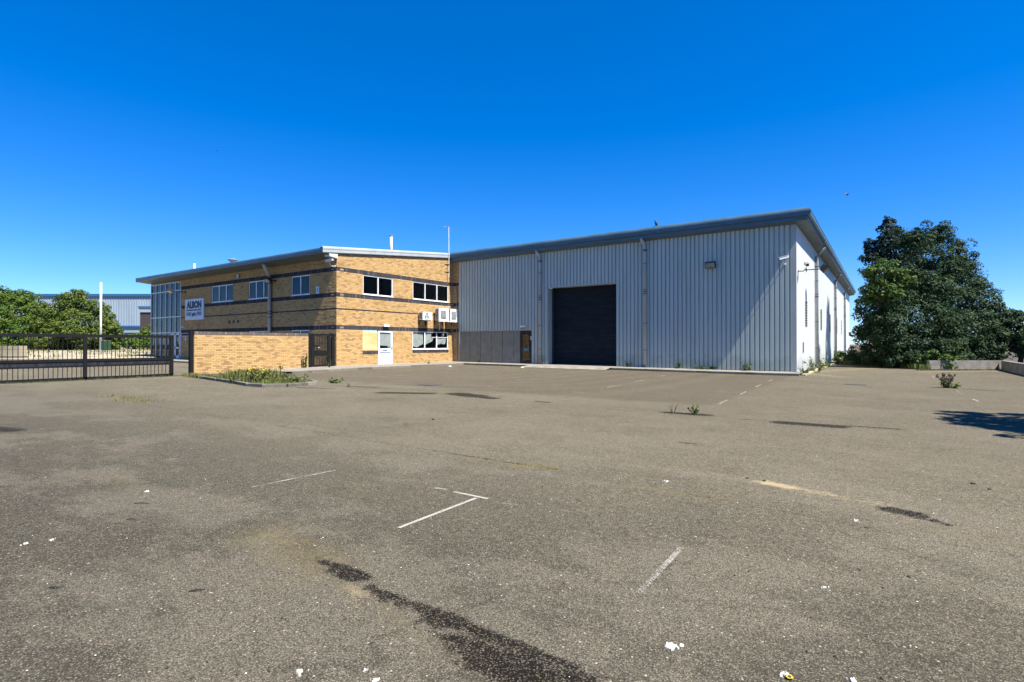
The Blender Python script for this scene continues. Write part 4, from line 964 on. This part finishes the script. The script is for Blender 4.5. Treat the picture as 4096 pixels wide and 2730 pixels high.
# ------------------------------------------------------------ litter, droppings, stones
def splat(x, y, r_, seed, mat='droppings', h=.004):
    rnd = random.Random(seed); mb = MB(); z = lotz(x, y)+.004
    for (ox, oy, s_) in [(0, 0, 1)]+[(rnd.uniform(-1.6, 1.6)*r_, rnd.uniform(-1.6, 1.6)*r_, rnd.uniform(.15, .45)) for _ in range(4)]:
        n = 11; pr = [r_*s_*rnd.uniform(.45, 1.1) for _ in range(n)]
        top = [(x+ox+math.cos(6.283*k/n)*pr[k]*.75, y+oy+math.sin(6.283*k/n)*pr[k]*.75, z+h) for k in range(n)]
        bot = [(x+ox+math.cos(6.283*k/n)*pr[k], y+oy+math.sin(6.283*k/n)*pr[k], z-.003) for k in range(n)]
        mb.add(bot+top, [(k, (k+1) % n, n+(k+1) % n, n+k) for k in range(n)]+[tuple(range(n, 2*n))])
    return mb.build('bird_dropping', mat)
DR = [(2.52,-24.8,.045,'large white splash on the asphalt near the bottom edge, right of the dark stain'),(2.97,-24.74,.03,'white splash beside the yellow flower head at the bottom edge'),(1.33,-25.86,.022,'white splash at the bottom edge left of the dark stain'),
      (1.63,-25.72,.018,'small white splash touching the bottom edge by the dark stain'),(-1.46,-26.08,.02,'elongated white splash on the lower left asphalt'),(-2.23,-25.05,.03,'round white splash on the left asphalt'),
      (3.2,-24.63,.022,'white splash in the bottom right, right of the yellow flower head'),(1.55,-21.99,.03,'white fleck on the asphalt below the sandy patch'),(3.12,-22.32,.025,'pale fleck just left of the oval dark stain'),(1.54,-25.7,.012,'tiny pale splash left of the dark stain end'),
      (-1.40,-25.95,.02,'smaller splash right of the elongated one on the lower left'),(3.03,-23.75,.018,'pale pebble like fleck on the right foreground')]
for k, (x, y, r_, lb) in enumerate(DR): tag(splat(x, y, r_*.7, 60+k), lb, 'dropping', 'white splashes on the asphalt')
rnd = random.Random(3); g = MB()
for _ in range(230):
    d_ = 1.8+abs(rnd.gauss(0, 1))*5; a = rnd.uniform(-.85, .85); x = 3.31-math.sin(AZ-a)*d_*1.0; y = -27.18+math.cos(AZ-a)*d_; s_ = rnd.uniform(.002, .006)*(1+d_*.05)
    if y > -3 or x < -17: continue
    z = lotz(x, y)+.003; g.add([(x-s_, y, z), (x, y-s_*.7, z), (x+s_, y, z), (x, y+s_*.7, z), (x, y, z+s_*.5)], [(0, 1, 4), (1, 2, 4), (2, 3, 4), (3, 0, 4)], rnd.random())
kind(g.build('grit', 'droppings'), 'stuff', 'pale loose grit scattered over the asphalt')
g = MB()
for _ in range(300):
    d_ = 1.8+abs(rnd.gauss(0, 1))*6; a = rnd.uniform(-.85, .85); x = 3.31-math.sin(AZ-a)*d_; y = -27.18+math.cos(AZ-a)*d_; s_ = rnd.uniform(.004, .009)
    if y > -3 or x < -17: continue
    z = lotz(x, y)+.003; g.add([(x-s_, y, z), (x, y-s_*.7, z), (x+s_, y, z), (x, y+s_*.7, z), (x, y, z+s_*.8)], [(0, 1, 4), (1, 2, 4), (2, 3, 4), (3, 0, 4)], rnd.random())
kind(g.build('dark_grit', 'stick'), 'stuff', 'dark crumbs scattered over the asphalt')
def clod(x, y, s_, label, seed, name='dirt_clod', mat='stick'):
    s_ *= .6; rnd = random.Random(seed); mb = MB(); n = 8; z0 = lotz(x, y); rings = []
    for (zz, rr) in ((-.2, .9), (.25, 1), (.6, .6)): rings.append([(x+math.cos(6.283*k/n)*s_*rr*rnd.uniform(.7, 1.2), y+math.sin(6.283*k/n)*s_*rr*rnd.uniform(.6, 1), z0+zz*s_) for k in range(n)])
    vs = [p for r_ in rings for p in r_]; fs = [(i3*n+k, i3*n+(k+1) % n, (i3+1)*n+(k+1) % n, (i3+1)*n+k) for i3 in range(2) for k in range(n)]+[tuple(range(2*n, 3*n))]
    mb.add(vs, fs); return tag(mb.build(name, mat), label, 'debris')
clod(-3.31, -20.13, .055, 'black lump lying alone on the asphalt in the middle distance', 1); clod(4.0, -20.39, .04, 'dark lump on the right of the asphalt', 2); clod(4.1, -20.56, .03, 'flat dark scrap just below the right hand lump', 3)
clod(2.33, -21.42, .03, 'black lump at the left tip of the sandy patch', 4); clod(2.17, -21.4, .03, 'dark crumb left of the sandy patch', 5); clod(3.42, -23.31, .02, 'small black lump in the right foreground', 6); clod(-1.0, -25.12, .012, 'small dark lump in the left foreground', 7)
def twig(x, y, L, a, label, seed):
    d = Vector((math.cos(a), math.sin(a), 0))*L/2; z = lotz(x, y)+.006; c = Vector((x, y, z)); g = MB(); g.tube([c-d, c+Vector((0, 0, .006))+Vector((d.y, -d.x, 0))*.15, c+d], [.003, .0045, .002], 6); return tag(g.build('twig', 'stick'), label, 'twig')
twig(-.46, -26.18, .07, .6, 'short dark twig near the bottom left edge', 1); twig(-1.85, -25.24, .12, .6, 'dark twig on the left foreground asphalt', 2); twig(-1.44, -25.46, .07, .7, 'thin brown twig in the left foreground', 3); twig(.22, -25.75, .08, .9, 'short brown twig in the lower middle left', 4)
# yellow flower head on the ground
yf = empty('fallen_flower', Z(2.99, -24.76), 'yellow flower head lying on the asphalt at the bottom edge', 'flower')
g = MB(); rnd = random.Random(9)
for k in range(14):
    a = 6.283*k/14; p = Vector((2.99, -24.76, .008)); q = p+Vector((math.cos(a), math.sin(a), rnd.uniform(0, .3)))*.014; u = Vector((-math.sin(a), math.cos(a), 0))*.0035
    g.add([p-u, p+u, q+u, q-u], [(0, 1, 2, 3)], .3)
g.build('petals', 'yellow', yf)
g = MB(); g.tube([(2.99, -24.76, .0), (2.99, -24.76, .012)], .007, 8); g.build('flower_centre', 'seed', yf)
g = MB(); x, y = -19.0, -4.6; z = lotz(x, y)
x, y = -16.95, -4.2; z = lotz(x, y); g.add([(x-.14, y, z), (x+.02, y-.14, z), (x+.15, y+.02, z), (x, y+.14, z), (x, y, z+.07)], [(0, 1, 4), (1, 2, 4), (2, 3, 4), (3, 0, 4)]); tag(g.build('paper_scrap', 'paper'), 'crumpled white scrap on the asphalt in front of the office wall', 'litter')
g = MB(); x, y = -13.1, -2.6; z = lotz(x, y); g.add([(x-.14, y, z), (x+.02, y-.1, z), (x+.15, y+.02, z), (x, y+.1, z), (x, y, z+.06)], [(0, 1, 4), (1, 2, 4), (2, 3, 4), (3, 0, 4)]); tag(g.build('paper_scrap', 'paper'), 'small white scrap at the left end of the dropped kerb', 'litter')

# ------------------------------------------------------------ trees
c_, s_ = math.cos(AZ), math.sin(AZ)
def crown(lobes, mat, per, size, seed, parent, tlo=0., thi=1., inner=.25, bright=None):
    rnd = np.random.default_rng(seed); P = []
    for (x, y, z, r_) in lobes:
        n = int(per*r_*r_*12.6)
        d = rnd.normal(size=(n, 3)); d /= np.linalg.norm(d, axis=1)[:, None]
        # sub clumps give uneven outline
        nc = max(8, int(r_*r_*15)); cd = rnd.normal(size=(nc, 3)); cd[:, 2] += .25; cd /= np.linalg.norm(cd, axis=1)[:, None]
        cc = cd*(r_*rnd.uniform(.45, .92, nc))[:, None]; rc = r_*rnd.uniform(.15, .33, nc)+.05; ci = rnd.integers(0, nc, n)
        ld = rnd.normal(size=(n, 3))+cd[ci]*.5+np.array([0, 0, .45]); ld /= np.linalg.norm(ld, axis=1)[:, None]
        p = cc[ci]+ld*(rc[ci]*rnd.uniform(.72, 1.12, n))[:, None]*np.array([1.1, 1.1, .8])+rnd.normal(size=(n, 3))*.025
        k = rnd.random(n) < inner; p[k] = d[k]*(r_*rnd.random(k.sum())**.5*.8)[:, None]; d = np.where(k[:, None], d, ld)
        ct = rnd.random(nc)*.5
        t = np.clip(ct[ci]+rnd.random(n)**1.5*.5, tlo, thi)
        P.append(np.concatenate([p+np.array([x, y, z]), d, t[:, None]], 1))
    P = np.concatenate(P); P = P[P[:, 2] > .12]; n = len(P); p = P[:, :3]; d = P[:, 3:6]
    nrm = d*.9+rnd.normal(size=(n, 3))*.42+np.array([0, 0, .25]); nrm /= np.linalg.norm(nrm, axis=1)[:, None]
    a = rnd.normal(size=(n, 3)); u = np.cross(nrm, a); u /= np.linalg.norm(u, axis=1)[:, None]; v = np.cross(nrm, u)
    s = (size*rnd.uniform(.55, 1.35, n))[:, None]; fold = nrm*s*.18
    base = np.array(wloc(parent))
    vs = np.stack([p-u*s, p-v*s*.62+fold, p+u*s*1.1, p+v*s*.62+fold], 1).reshape(-1, 3)-base
    me_ = bpy.data.meshes.new('crown'); me_.vertices.add(4*n); me_.vertices.foreach_set('co', vs.ravel().astype(np.float32))
    me_.loops.add(4*n); me_.loops.foreach_set('vertex_index', np.arange(4*n, dtype=np.int32)); me_.polygons.add(n)
    me_.polygons.foreach_set('loop_start', np.arange(0, 4*n, 4, dtype=np.int32)); me_.polygons.foreach_set('loop_total', np.full(n, 4, np.int32))
    at = me_.attributes.new('tint', 'FLOAT', 'FACE'); at.data.foreach_set('value', P[:, 6].astype(np.float32))
    me_.materials.append(MT[mat]); me_.update(); me_.validate()
    o = bpy.data.objects.new('crown', me_); COL.objects.link(o); o.parent = parent; return o
def trunk(parent, base, lobes, r0=.2, mat='bark'):
    g = MB(); b = Vector(base); zc = sum(l[2] for l in lobes)/len(lobes); top = Vector((sum(l[0] for l in lobes)/len(lobes), sum(l[1] for l in lobes)/len(lobes), zc*.75))
    g.tube([b, b.lerp(top, .5)+Vector((.1, .05, 0)), top], [r0, r0*.8, r0*.55], 9)
    for l in lobes[::1]:
        q = b.lerp(top, random.uniform(.35, 1)); e = Vector(l[:3]); m_ = (q+e)/2+Vector((0, 0, .15)); g.tube([q, m_, e], [r0*.4, r0*.25, r0*.08], 6)
    g.build('trunk', mat, parent)
def at(px, y, d):   # world metres of a point at distance d, from the survey of the photograph
    x = (px-2048)/2146; return (3.31+d*(x*c_-s_), -27.18+d*(x*s_+c_), 1.35-(y-1377)*d/2146)
def tree(name, cat, label, lobes, mat, per, size, seed, base=None, r0=.2, **k):
    L = [(*at(px, y, d), r_) for px, y, d, r_ in lobes]
    b = base or (sum(l[0] for l in L)/len(L), sum(l[1] for l in L)/len(L), 0)
    b = (b[0], b[1], b[2]); e = empty(name, b, label, cat, 'trees and bushes'); trunk(e, b, L, r0); crown(L, mat, per, size, seed, e, **k); return e
tree('pine_tree', 'tree', 'dark blue green conifer top rising behind the big broadleaf tree', [(3556,884,36,.4),(3478,975,36,.35),(3510,1035,36,.45),(3465,1100,35.5,.3),(3555,915,36,.65),(3590,955,36,1.0),(3500,1000,36,.75),(3545,990,35.5,1.0),(3620,1010,36,1.2),(3480,1040,35.5,.6),(3560,1100,36,1.5),(3650,1150,36.5,1.8),(3530,1220,36,1.5)], 'leafD', 120, .08, 11, r0=.22)
tree('broadleaf_tree', 'tree', 'large dense dark green broadleaf tree right of the warehouse', [(3625,950,33.8,.75),(3670,950,33.2,.7),(3720,935,33,.85),(3775,960,33,1.0),(3655,985,33.5,.9),(3830,1020,32.5,1.0),(3700,1050,32,1.3),(3790,1090,32,1.4),(3880,1110,32,1.1),(3930,1165,31.5,.8),
  (3640,1150,31.5,1.3),(3740,1190,31,1.5),(3850,1220,31,1.5),(3945,1240,31,1.1),(3640,1270,30.5,1.5),(3750,1310,30,1.5),(3870,1330,30,1.4),(3960,1330,30.5,1.1),(3700,1400,29.5,1.3),(3800,1420,29.2,1.1),(3900,1410,29.8,.9),(3620,1400,30,1.2),(3985,1290,30.5,.9),(3940,1400,30,.9),(4005,1345,30.8,.9),(3680,1440,29.4,.8),(3760,1445,29,.6),(3860,1440,29.4,.6),(3560,1330,30.5,1.1),(3500,1330,31,1.0),(3570,1440,29.8,.6)], 'leafR', 200, .058, 12, r0=.3)
tree('lime_tree', 'tree', 'brighter yellow green broadleaf tree leaning over the warehouse side', [(3545,1085,30.5,.75),(3500,1115,30.5,.7),(3470,1085,30.5,.4),(3590,1115,30.5,.8),(3520,1175,30.5,1.0),(3460,1210,31,.65)], 'leafB', 150, .07, 13, base=(3.6, 9.9, 0), r0=.12)
tree('roadside_bush', 'bush', 'dark green bush at the warehouse side below the bright leaning tree', [(3490,1270,31,1.0),(3560,1290,30.5,1.2),(3455,1330,31.5,.7),(3500,1370,31,.95),(3570,1390,30.3,1.1),(3470,1410,31.5,.55),(3640,1430,29.6,.7),(3540,1440,31,.55),(3440,1430,33,.7),(3480,1450,31.5,.5),(3600,1455,30,.5),(3660,1462,29.3,.4),(3700,1465,29,.4)], 'leafR', 140, .068, 14, r0=.12)
tree('hedge_bush', 'bush', 'pale leaved bush sprawling over the low concrete wall', [(3760,1440,28.4,.55),(3700,1450,28.6,.5),(3820,1430,28.5,.5),(3650,1455,29.2,.45),(3790,1462,27.9,.3)], 'leafB', 80, .085, 15, tlo=0, r0=.06)
tree('roadside_bush', 'bush', 'tall green bushes at the right edge of the picture behind the low wall', [(4020,1290,31,.8),(4075,1310,30,.9),(4130,1290,30,1.0),(4000,1360,30,.9),(4070,1390,29.5,.9),(4140,1380,29,1.0),(4200,1330,29,1.1),(3985,1420,29.5,.5)], 'leafR', 140, .07, 16, thi=1, r0=.14)
# small wild plants at the edge between trees and warehouse
tree('wild_shrub', 'bush', 'small sunlit shrub growing beside the warehouse wall in the distance', [(3355,1425,42,.55),(3375,1440,41,.45),(3345,1445,40,.35)], 'leafH', 90, .09, 17, r0=.04)
tree('wild_shrub', 'bush', 'dark brambles at the foot of the trees beside the service strip', [(3400,1440,36,.6),(3440,1450,35,.55),(3480,1460,33,.45),(3420,1425,37,.6),(3530,1462,32,.4)], 'leafR', 90, .085, 18, r0=.04)
# left hand trees behind the gate
tree('elder_tree', 'tree', 'rounded elder tree with pale blossom behind the gate, in front of the far warehouse', [(300,1215,58,1.6),(310,1195,58,1.0),(240,1250,58,1.5),(200,1290,57.5,1.6),(420,1260,57.8,1.0),(170,1250,58,1.1),(455,1310,57.5,.9),(380,1245,58,1.3),(180,1310,57,1.2),(300,1310,56,1.9),(420,1300,57.5,1.1),(445,1345,57.5,.9),(380,1345,56.5,1.3),(230,1350,56,1.2),(330,1385,56,.9),(160,1370,56,.9),(430,1385,57,.7),(200,1392,57,.8),(260,1392,57,.8),(390,1392,57,.8),(460,1385,57.5,.7)], 'leafL', 100, .098, 21, r0=.3)
tree('elder_tree', 'tree', 'broad elder tree at the left edge of the picture behind the gate', [(60,1215,60,1.6),(-30,1200,60,1.7),(100,1205,60,1.2),(10,1195,60,1.2),(150,1290,59,1.4),(120,1250,59,1.1),(20,1300,58,1.9),(110,1320,58,1.4),(-80,1290,58,1.9),(60,1370,57,1.2),(-40,1370,57,1.3),(130,1375,57,.8),(0,1392,58,.8),(90,1392,58,.8),(-80,1390,58,.9),(150,1340,58.5,1.2)], 'leafT', 100, .098, 22, r0=.3)
tree('garden_hedge', 'hedge', 'dark shaded undergrowth below the elder trees behind the gate', [(px_, 1378, 58.5, 1.0) for px_ in range(-90, 470, 42)], 'leafD', 90, .10, 25, r0=.06)
tree('garden_hedge', 'hedge', 'low bright green hedge left of the glazed office entrance', [(470,1365,60,.9),(510,1375,60,.8),(550,1380,60,.9),(590,1375,59,.9),(450,1395,58,.6),(630,1370,60,1.0),(530,1360,61,.7)], 'leafH', 100, .09, 23, r0=.1)
tree('corner_shrub', 'bush', 'dull green shrub against the dark brick annex by the office corner', [(595,1330,62,1.1),(570,1355,62,.9),(615,1350,62,1.2)], 'leafL', 90, .09, 24, thi=.75, r0=.1)
# tree outside the frame on the right, its shade falls on the asphalt
e = empty('broadleaf_tree', (10.6, -15.4, 0), 'tree just outside the right edge whose branch shadow falls on the asphalt', 'tree', 'trees and bushes')
L = [(9.5,-17.5,5.7,.5),(8.75,-17.3,5.5,.25),(8.6,-15.35,6.9,.25),(8.9,-14.2,7.0,.5),(8.75,-14.55,7.1,.3),(9.4,-14.9,6.8,.95),(9.3,-15.7,6.6,.8),(8.9,-16.0,6.4,.35),(9.2,-16.6,6.2,.75),(8.6,-16.9,5.9,.4),(10.3,-15.3,7,1.5),(10.2,-17.0,6,1.1),(11.3,-16,6.2,1.6),(10.1,-14.0,6.8,.8),(8.5,-15.0,6.6,.25),(11.8,-14.4,6,1.2)]
trunk(e, (11.3, -15.6, 0), L, .22); crown(L, 'leafR', 62, .10, 31, e)

# ------------------------------------------------------------ right hand edge: soil bank, low concrete wall
edge = [(.45, 15.4), (2.85, 12.4), (4.6, 9.0), (5.3, 7.75), (6.2, 8.8), (8.35, 10.4), (8.5, 6.0), (8.6, -4), (60, -4), (60, 120), (.45, 120)]
g = MB(); g.add([(x, y, .05) for x, y in edge], [tuple(range(len(edge)))]); kind(g.build('soil_bank', 'soil'), 'structure')
lw = empty('low_wall', (7, 9, 0), 'low weathered concrete wall at the right edge of the lot below the trees', 'wall')
def wallseg(a, b, h=.49, w=.2):
    d = Vector((b[0]-a[0], b[1]-a[1])); T = d.length; d /= T; p = Vector((-d.y, d.x))*w; n = max(1, round(T/1.5))
    for k in range(n):
        u0, u1 = T*k/n+.004, T*(k+1)/n-.004; q = [(a[0]+d.x*u0, a[1]+d.y*u0), (a[0]+d.x*u1, a[1]+d.y*u1), (a[0]+d.x*u1+p.x, a[1]+d.y*u1+p.y), (a[0]+d.x*u0+p.x, a[1]+d.y*u0+p.y)]
        g = MB(); g.add([(x, y, 0) for x, y in q]+[(x, y, h) for x, y in q], [(0,1,5,4),(1,2,6,5),(2,3,7,6),(3,0,4,7),(4,5,6,7)]); g.build('concrete_block', 'concrete', lw)
wallseg((5.2, 8.1), (8.45, 10.3)); wallseg((8.45, 10.1), (8.45, -6.0), w=-.2)
pts = [(random.uniform(4.6, 8.3), 0, 0) for _ in range(900)]
pts = [(x, 7.35+(x-4.6)*.72+random.gauss(-.15, .12), .0) for x, _, _ in pts]
kind(blades('verge_grass', pts, lambda x, y: .07, 'grass', seed=12, w=.012), 'stuff', 'dry grass strip along the foot of the low concrete wall')
pts = []
for _ in range(2600):
    t = random.random(); x = .6+t*4.6; y = 15.2-t*7.6+random.gauss(.35, .3); pts.append((x, y, .04))
kind(blades('edge_undergrowth', pts, lambda x, y: .28, 'weed', seed=13, w=.014, lean=.8), 'stuff', 'ragged undergrowth at the foot of the trees on the right')

# ------------------------------------------------------------ left background
def flat(px, d, z): x = (px-2048)/2146; return (3.31+d*(x*c_-s_), -27.18+d*(x*s_+c_), z)
g = MB(); rows = [(37.2, .34), (42, .47), (50, .62), (58, .74), (75, .85)]; cols = [-900, -400, 0, 200, 400, 590, 625]
gr = [[flat(px, d_, z_) for px in cols] for d_, z_ in rows]
for a in range(len(rows)-1):
    for b in range(len(cols)-1): g.quad(gr[a][b], gr[a][b+1], gr[a+1][b+1], gr[a+1][b])
g.quad(flat(-900, 37.2, .0), flat(625, 37.2, .0), flat(625, 37.2, .34), flat(-900, 37.2, .34))
kind(g.build('sandy_verge', 'sand'), 'structure')
pts = []
for _ in range(1500):
    px = random.uniform(-60, 605); d_ = random.uniform(39, 58); z_ = np.interp(d_, [37.2, 42, 50, 58], [.34, .47, .62, .74]); q = flat(px, d_, float(z_))
    if mn.noise(Vector((q[0]*.35, q[1]*.35, 0))) > .02: pts.append(q)
kind(blades('verge_tufts', pts, lambda x, y: .22, 'grass', seed=14, w=.03), 'stuff', 'scattered dry tufts on the sandy verge behind the gate')
b0 = at(403, 1408, 50); g = MB(); g.tube([b0, (b0[0], b0[1], 1.35+(1377-1131)*50/2146)], [.095, .08], 12)
fp = empty('flagpole', b0, 'tall plain white flagpole behind the sliding gate', 'flagpole'); g.build('pole', 'white', fp, smooth=True)
g = MB(); g.tube([b0, (b0[0], b0[1], b0[2]+.25)], .16, 12); g.build('pole_base', 'midgrey', fp)
cb = at(423, 1402, 49); cab = empty('utility_cabinet', cb, 'green utility cabinet standing beside the white flagpole', 'cabinet')
g = MB(); ax = (Vector((s_*-1, c_, 0)), Vector((c_, s_, 0)), Vector((0, 0, 1)))
obox(g, (cb[0], cb[1], cb[2]+.42), ax, .6, .35, .84); g.build('cabinet_body', 'green', cab)
g = MB(); obox(g, (cb[0], cb[1], cb[2]+.87), ax, .64, .39, .05); g.build('cabinet_lid', 'midgrey', cab)
bl = at(50, 1428, 36.5); blk = empty('stone_block', bl, 'pale weathered concrete block seen through the gate bars at far left', 'block')
for k in range(3):
    g = MB(); obox(g, (bl[0], bl[1], bl[2]+.14+k*.245), ax, 1.45, .6, .23); g.build('concrete_slab', 'sand', blk)
g = MB(); obox(g, (bl[0], bl[1], bl[2]-.02), ax, 1.5, .7, .08); g.build('dark_base', 'darkgrey', blk)
# far warehouse
def fmap(d):
    def mp(s, z, o): p = flat(2048, d-o, z); return (p[0]+c_*s, p[1]+s_*s, z)
    return mp
fw = empty('far_warehouse', flat(300, 92, .5), 'distant pale ribbed warehouse with a bright blue roof edge', 'building')
mf = fmap(88); sA = (-300-2048)/2146*88; sB = (760-2048)/2146*88; zt = 1.35+(1377-1186)*88/2146
n = 26; Wd = (sB-sA)/n
for k in range(n):
    mb = MB(); a = sA+Wd*k; t = random.random(); rr = 4; p = Wd/rr; pr = []
    for r_ in range(rr): pr += [(a+p*r_, .06), (a+p*(r_+.6), .06), (a+p*(r_+.68), 0), (a+p*(r_+.92), 0)]
    pr.append((a+Wd, .06))
    for (u, o), (v, o2) in zip(pr[:-1], pr[1:]): mb.quad(mf(u, 0, o), mf(v, 0, o2), mf(v, zt, o2), mf(u, zt, o), t)
    mb.build('cladding_sheet', 'farclad', fw)
def fbox(mp, s0, s1, z0, z1, o0, o1):
    g = MB(); v = [mp(s, z, o) for z in (z0, z1) for s, o in ((s0, o1), (s1, o1), (s1, o0), (s0, o0))]
    g.add(v, [(0,1,2,3),(4,5,6,7),(0,1,5,4),(1,2,6,5),(2,3,7,6),(3,0,4,7)]); return g
fbox(mf, sA, sB, zt, zt+.38, -.3, .25).build('roof_edge', 'farblue', fw)
fbox(mf, sA, sB, 4.1, 4.35, .07, .5).build('canopy_edge', 'farblue', fw); fbox(mf, sA, sB, 3.2, 4.1, .07, .3).build('lower_band', 'farclad', fw)
fbox(mf, sA, sB, 0, zt, -8, -.4).build('building_core', 'farclad', fw)
an = empty('brick_annex', flat(600, 74, .5), 'small dark brick annex with a blue capped roof left of the office', 'building')
ma = fmap(74); a0 = (557-2048)/2146*74; a1 = (720-2048)/2146*74; z1_ = 1.35+(1377-1250)*74/2146; z2_ = 1.35+(1377-1226)*74/2146
fbox(ma, a0+.1, a1, 0, z1_, -4, 0).build('brick_wall', 'farbrick', an); fbox(ma, a0, a1, z1_, z2_-.25, -4, .12).build('cap_panel', 'farclad', an); fbox(ma, a0-.05, a1, z2_-.25, z2_, -4, .2).build('roof_edge', 'farblue', an)
# woodland and sheds behind the viewpoint, seen only as reflections in the glass
e = empty('woodland_edge', (0, -75, 0), 'line of trees behind the viewpoint, seen only mirrored in the office glass', 'trees')
rr = random.Random(4); L = [(-95+k*5.2+rr.uniform(-1, 1), -72+rr.uniform(-4, 4), rr.uniform(2.2, 4.6), rr.uniform(2.4, 3.6)) for k in range(26)]
bg_ = crown(L, 'leafR', 2.6, .55, 41, e); bg_.name = 'crown'; e['kind'] = 'stuff'; bg_['kind'] = 'stuff'

# ------------------------------------------------------------ birds
def bird_fly(loc, sc, label):
    e = empty('bird', loc, label, 'bird'); L = Vector(loc); f = Vector((-c_, -s_, 0)); u = Vector((0, 0, 1)); b = Vector((-s_, c_, 0))
    g = MB(); g.tube([L+f*.2*sc, L+f*.12*sc, L-f*.02*sc, L-f*.16*sc], [.012*sc, .042*sc, .05*sc, .015*sc], 8); g.build('body', 'bird', e, smooth=True)
    for sgn, up in ((1, .34), (-1, .12)):
        g = MB(); P = [L+f*.1*sc, L+b*sgn*.12*sc+u*up*.55*sc+f*.09*sc, L-f*.08*sc+u*up*1.0*sc+b*sgn*.25*sc-f*.03*sc, L-f*.06*sc+u*up*.35*sc+b*sgn*.1*sc, L-f*.07*sc]
        P2 = [p+Vector((0, 0, .008)) for p in P]; g.add(P+P2, [(0,1,2,3,4),(9,8,7,6,5),(0,5,6,1),(1,6,7,2),(2,7,8,3),(3,8,9,4)]); g.build('wing', 'bird', e)
    g = MB(); t = [L-f*.13*sc, L-f*.32*sc+u*.09*sc+b*.03, L-f*.34*sc+u*.03*sc, L-f*.22*sc-u*.04*sc]; g.add(t+[p+b*.02 for p in t], [(0,1,2,3),(7,6,5,4),(0,4,5,1),(1,5,6,2),(2,6,7,3)]); g.build('tail', 'bird', e)
bird_fly(at(3390, 780, 30), .5, 'dark bird flying in the sky right of the warehouse roof')
bird_fly(at(866, 602, 70), .55, 'tiny distant bird high in the left sky')
bl_ = Vector((-6.33, -.38, 7.40)); e = empty('bird', bl_, 'dark bird perched on the warehouse roof edge', 'bird')
g = MB(); g.tube([bl_+Vector((0, 0, .02)), bl_+Vector((.03, 0, .10)), bl_+Vector((.0, 0, .2)), bl_+Vector((-.03, 0, .27)), bl_+Vector((-.03, 0, .31))], [.03, .07, .06, .04, .02], 8); g.build('body', 'bird', e, smooth=True)
g = MB(); g.tube([bl_+Vector((-.05, 0, .29)), bl_+Vector((-.1, 0, .28))], [.012, .003], 5); g.build('beak', 'bird', e)
g = MB(); g.tube([bl_+Vector((.03, 0, .08)), bl_+Vector((.12, 0, -.01))], [.03, .02], 6); g.build('tail', 'bird', e)
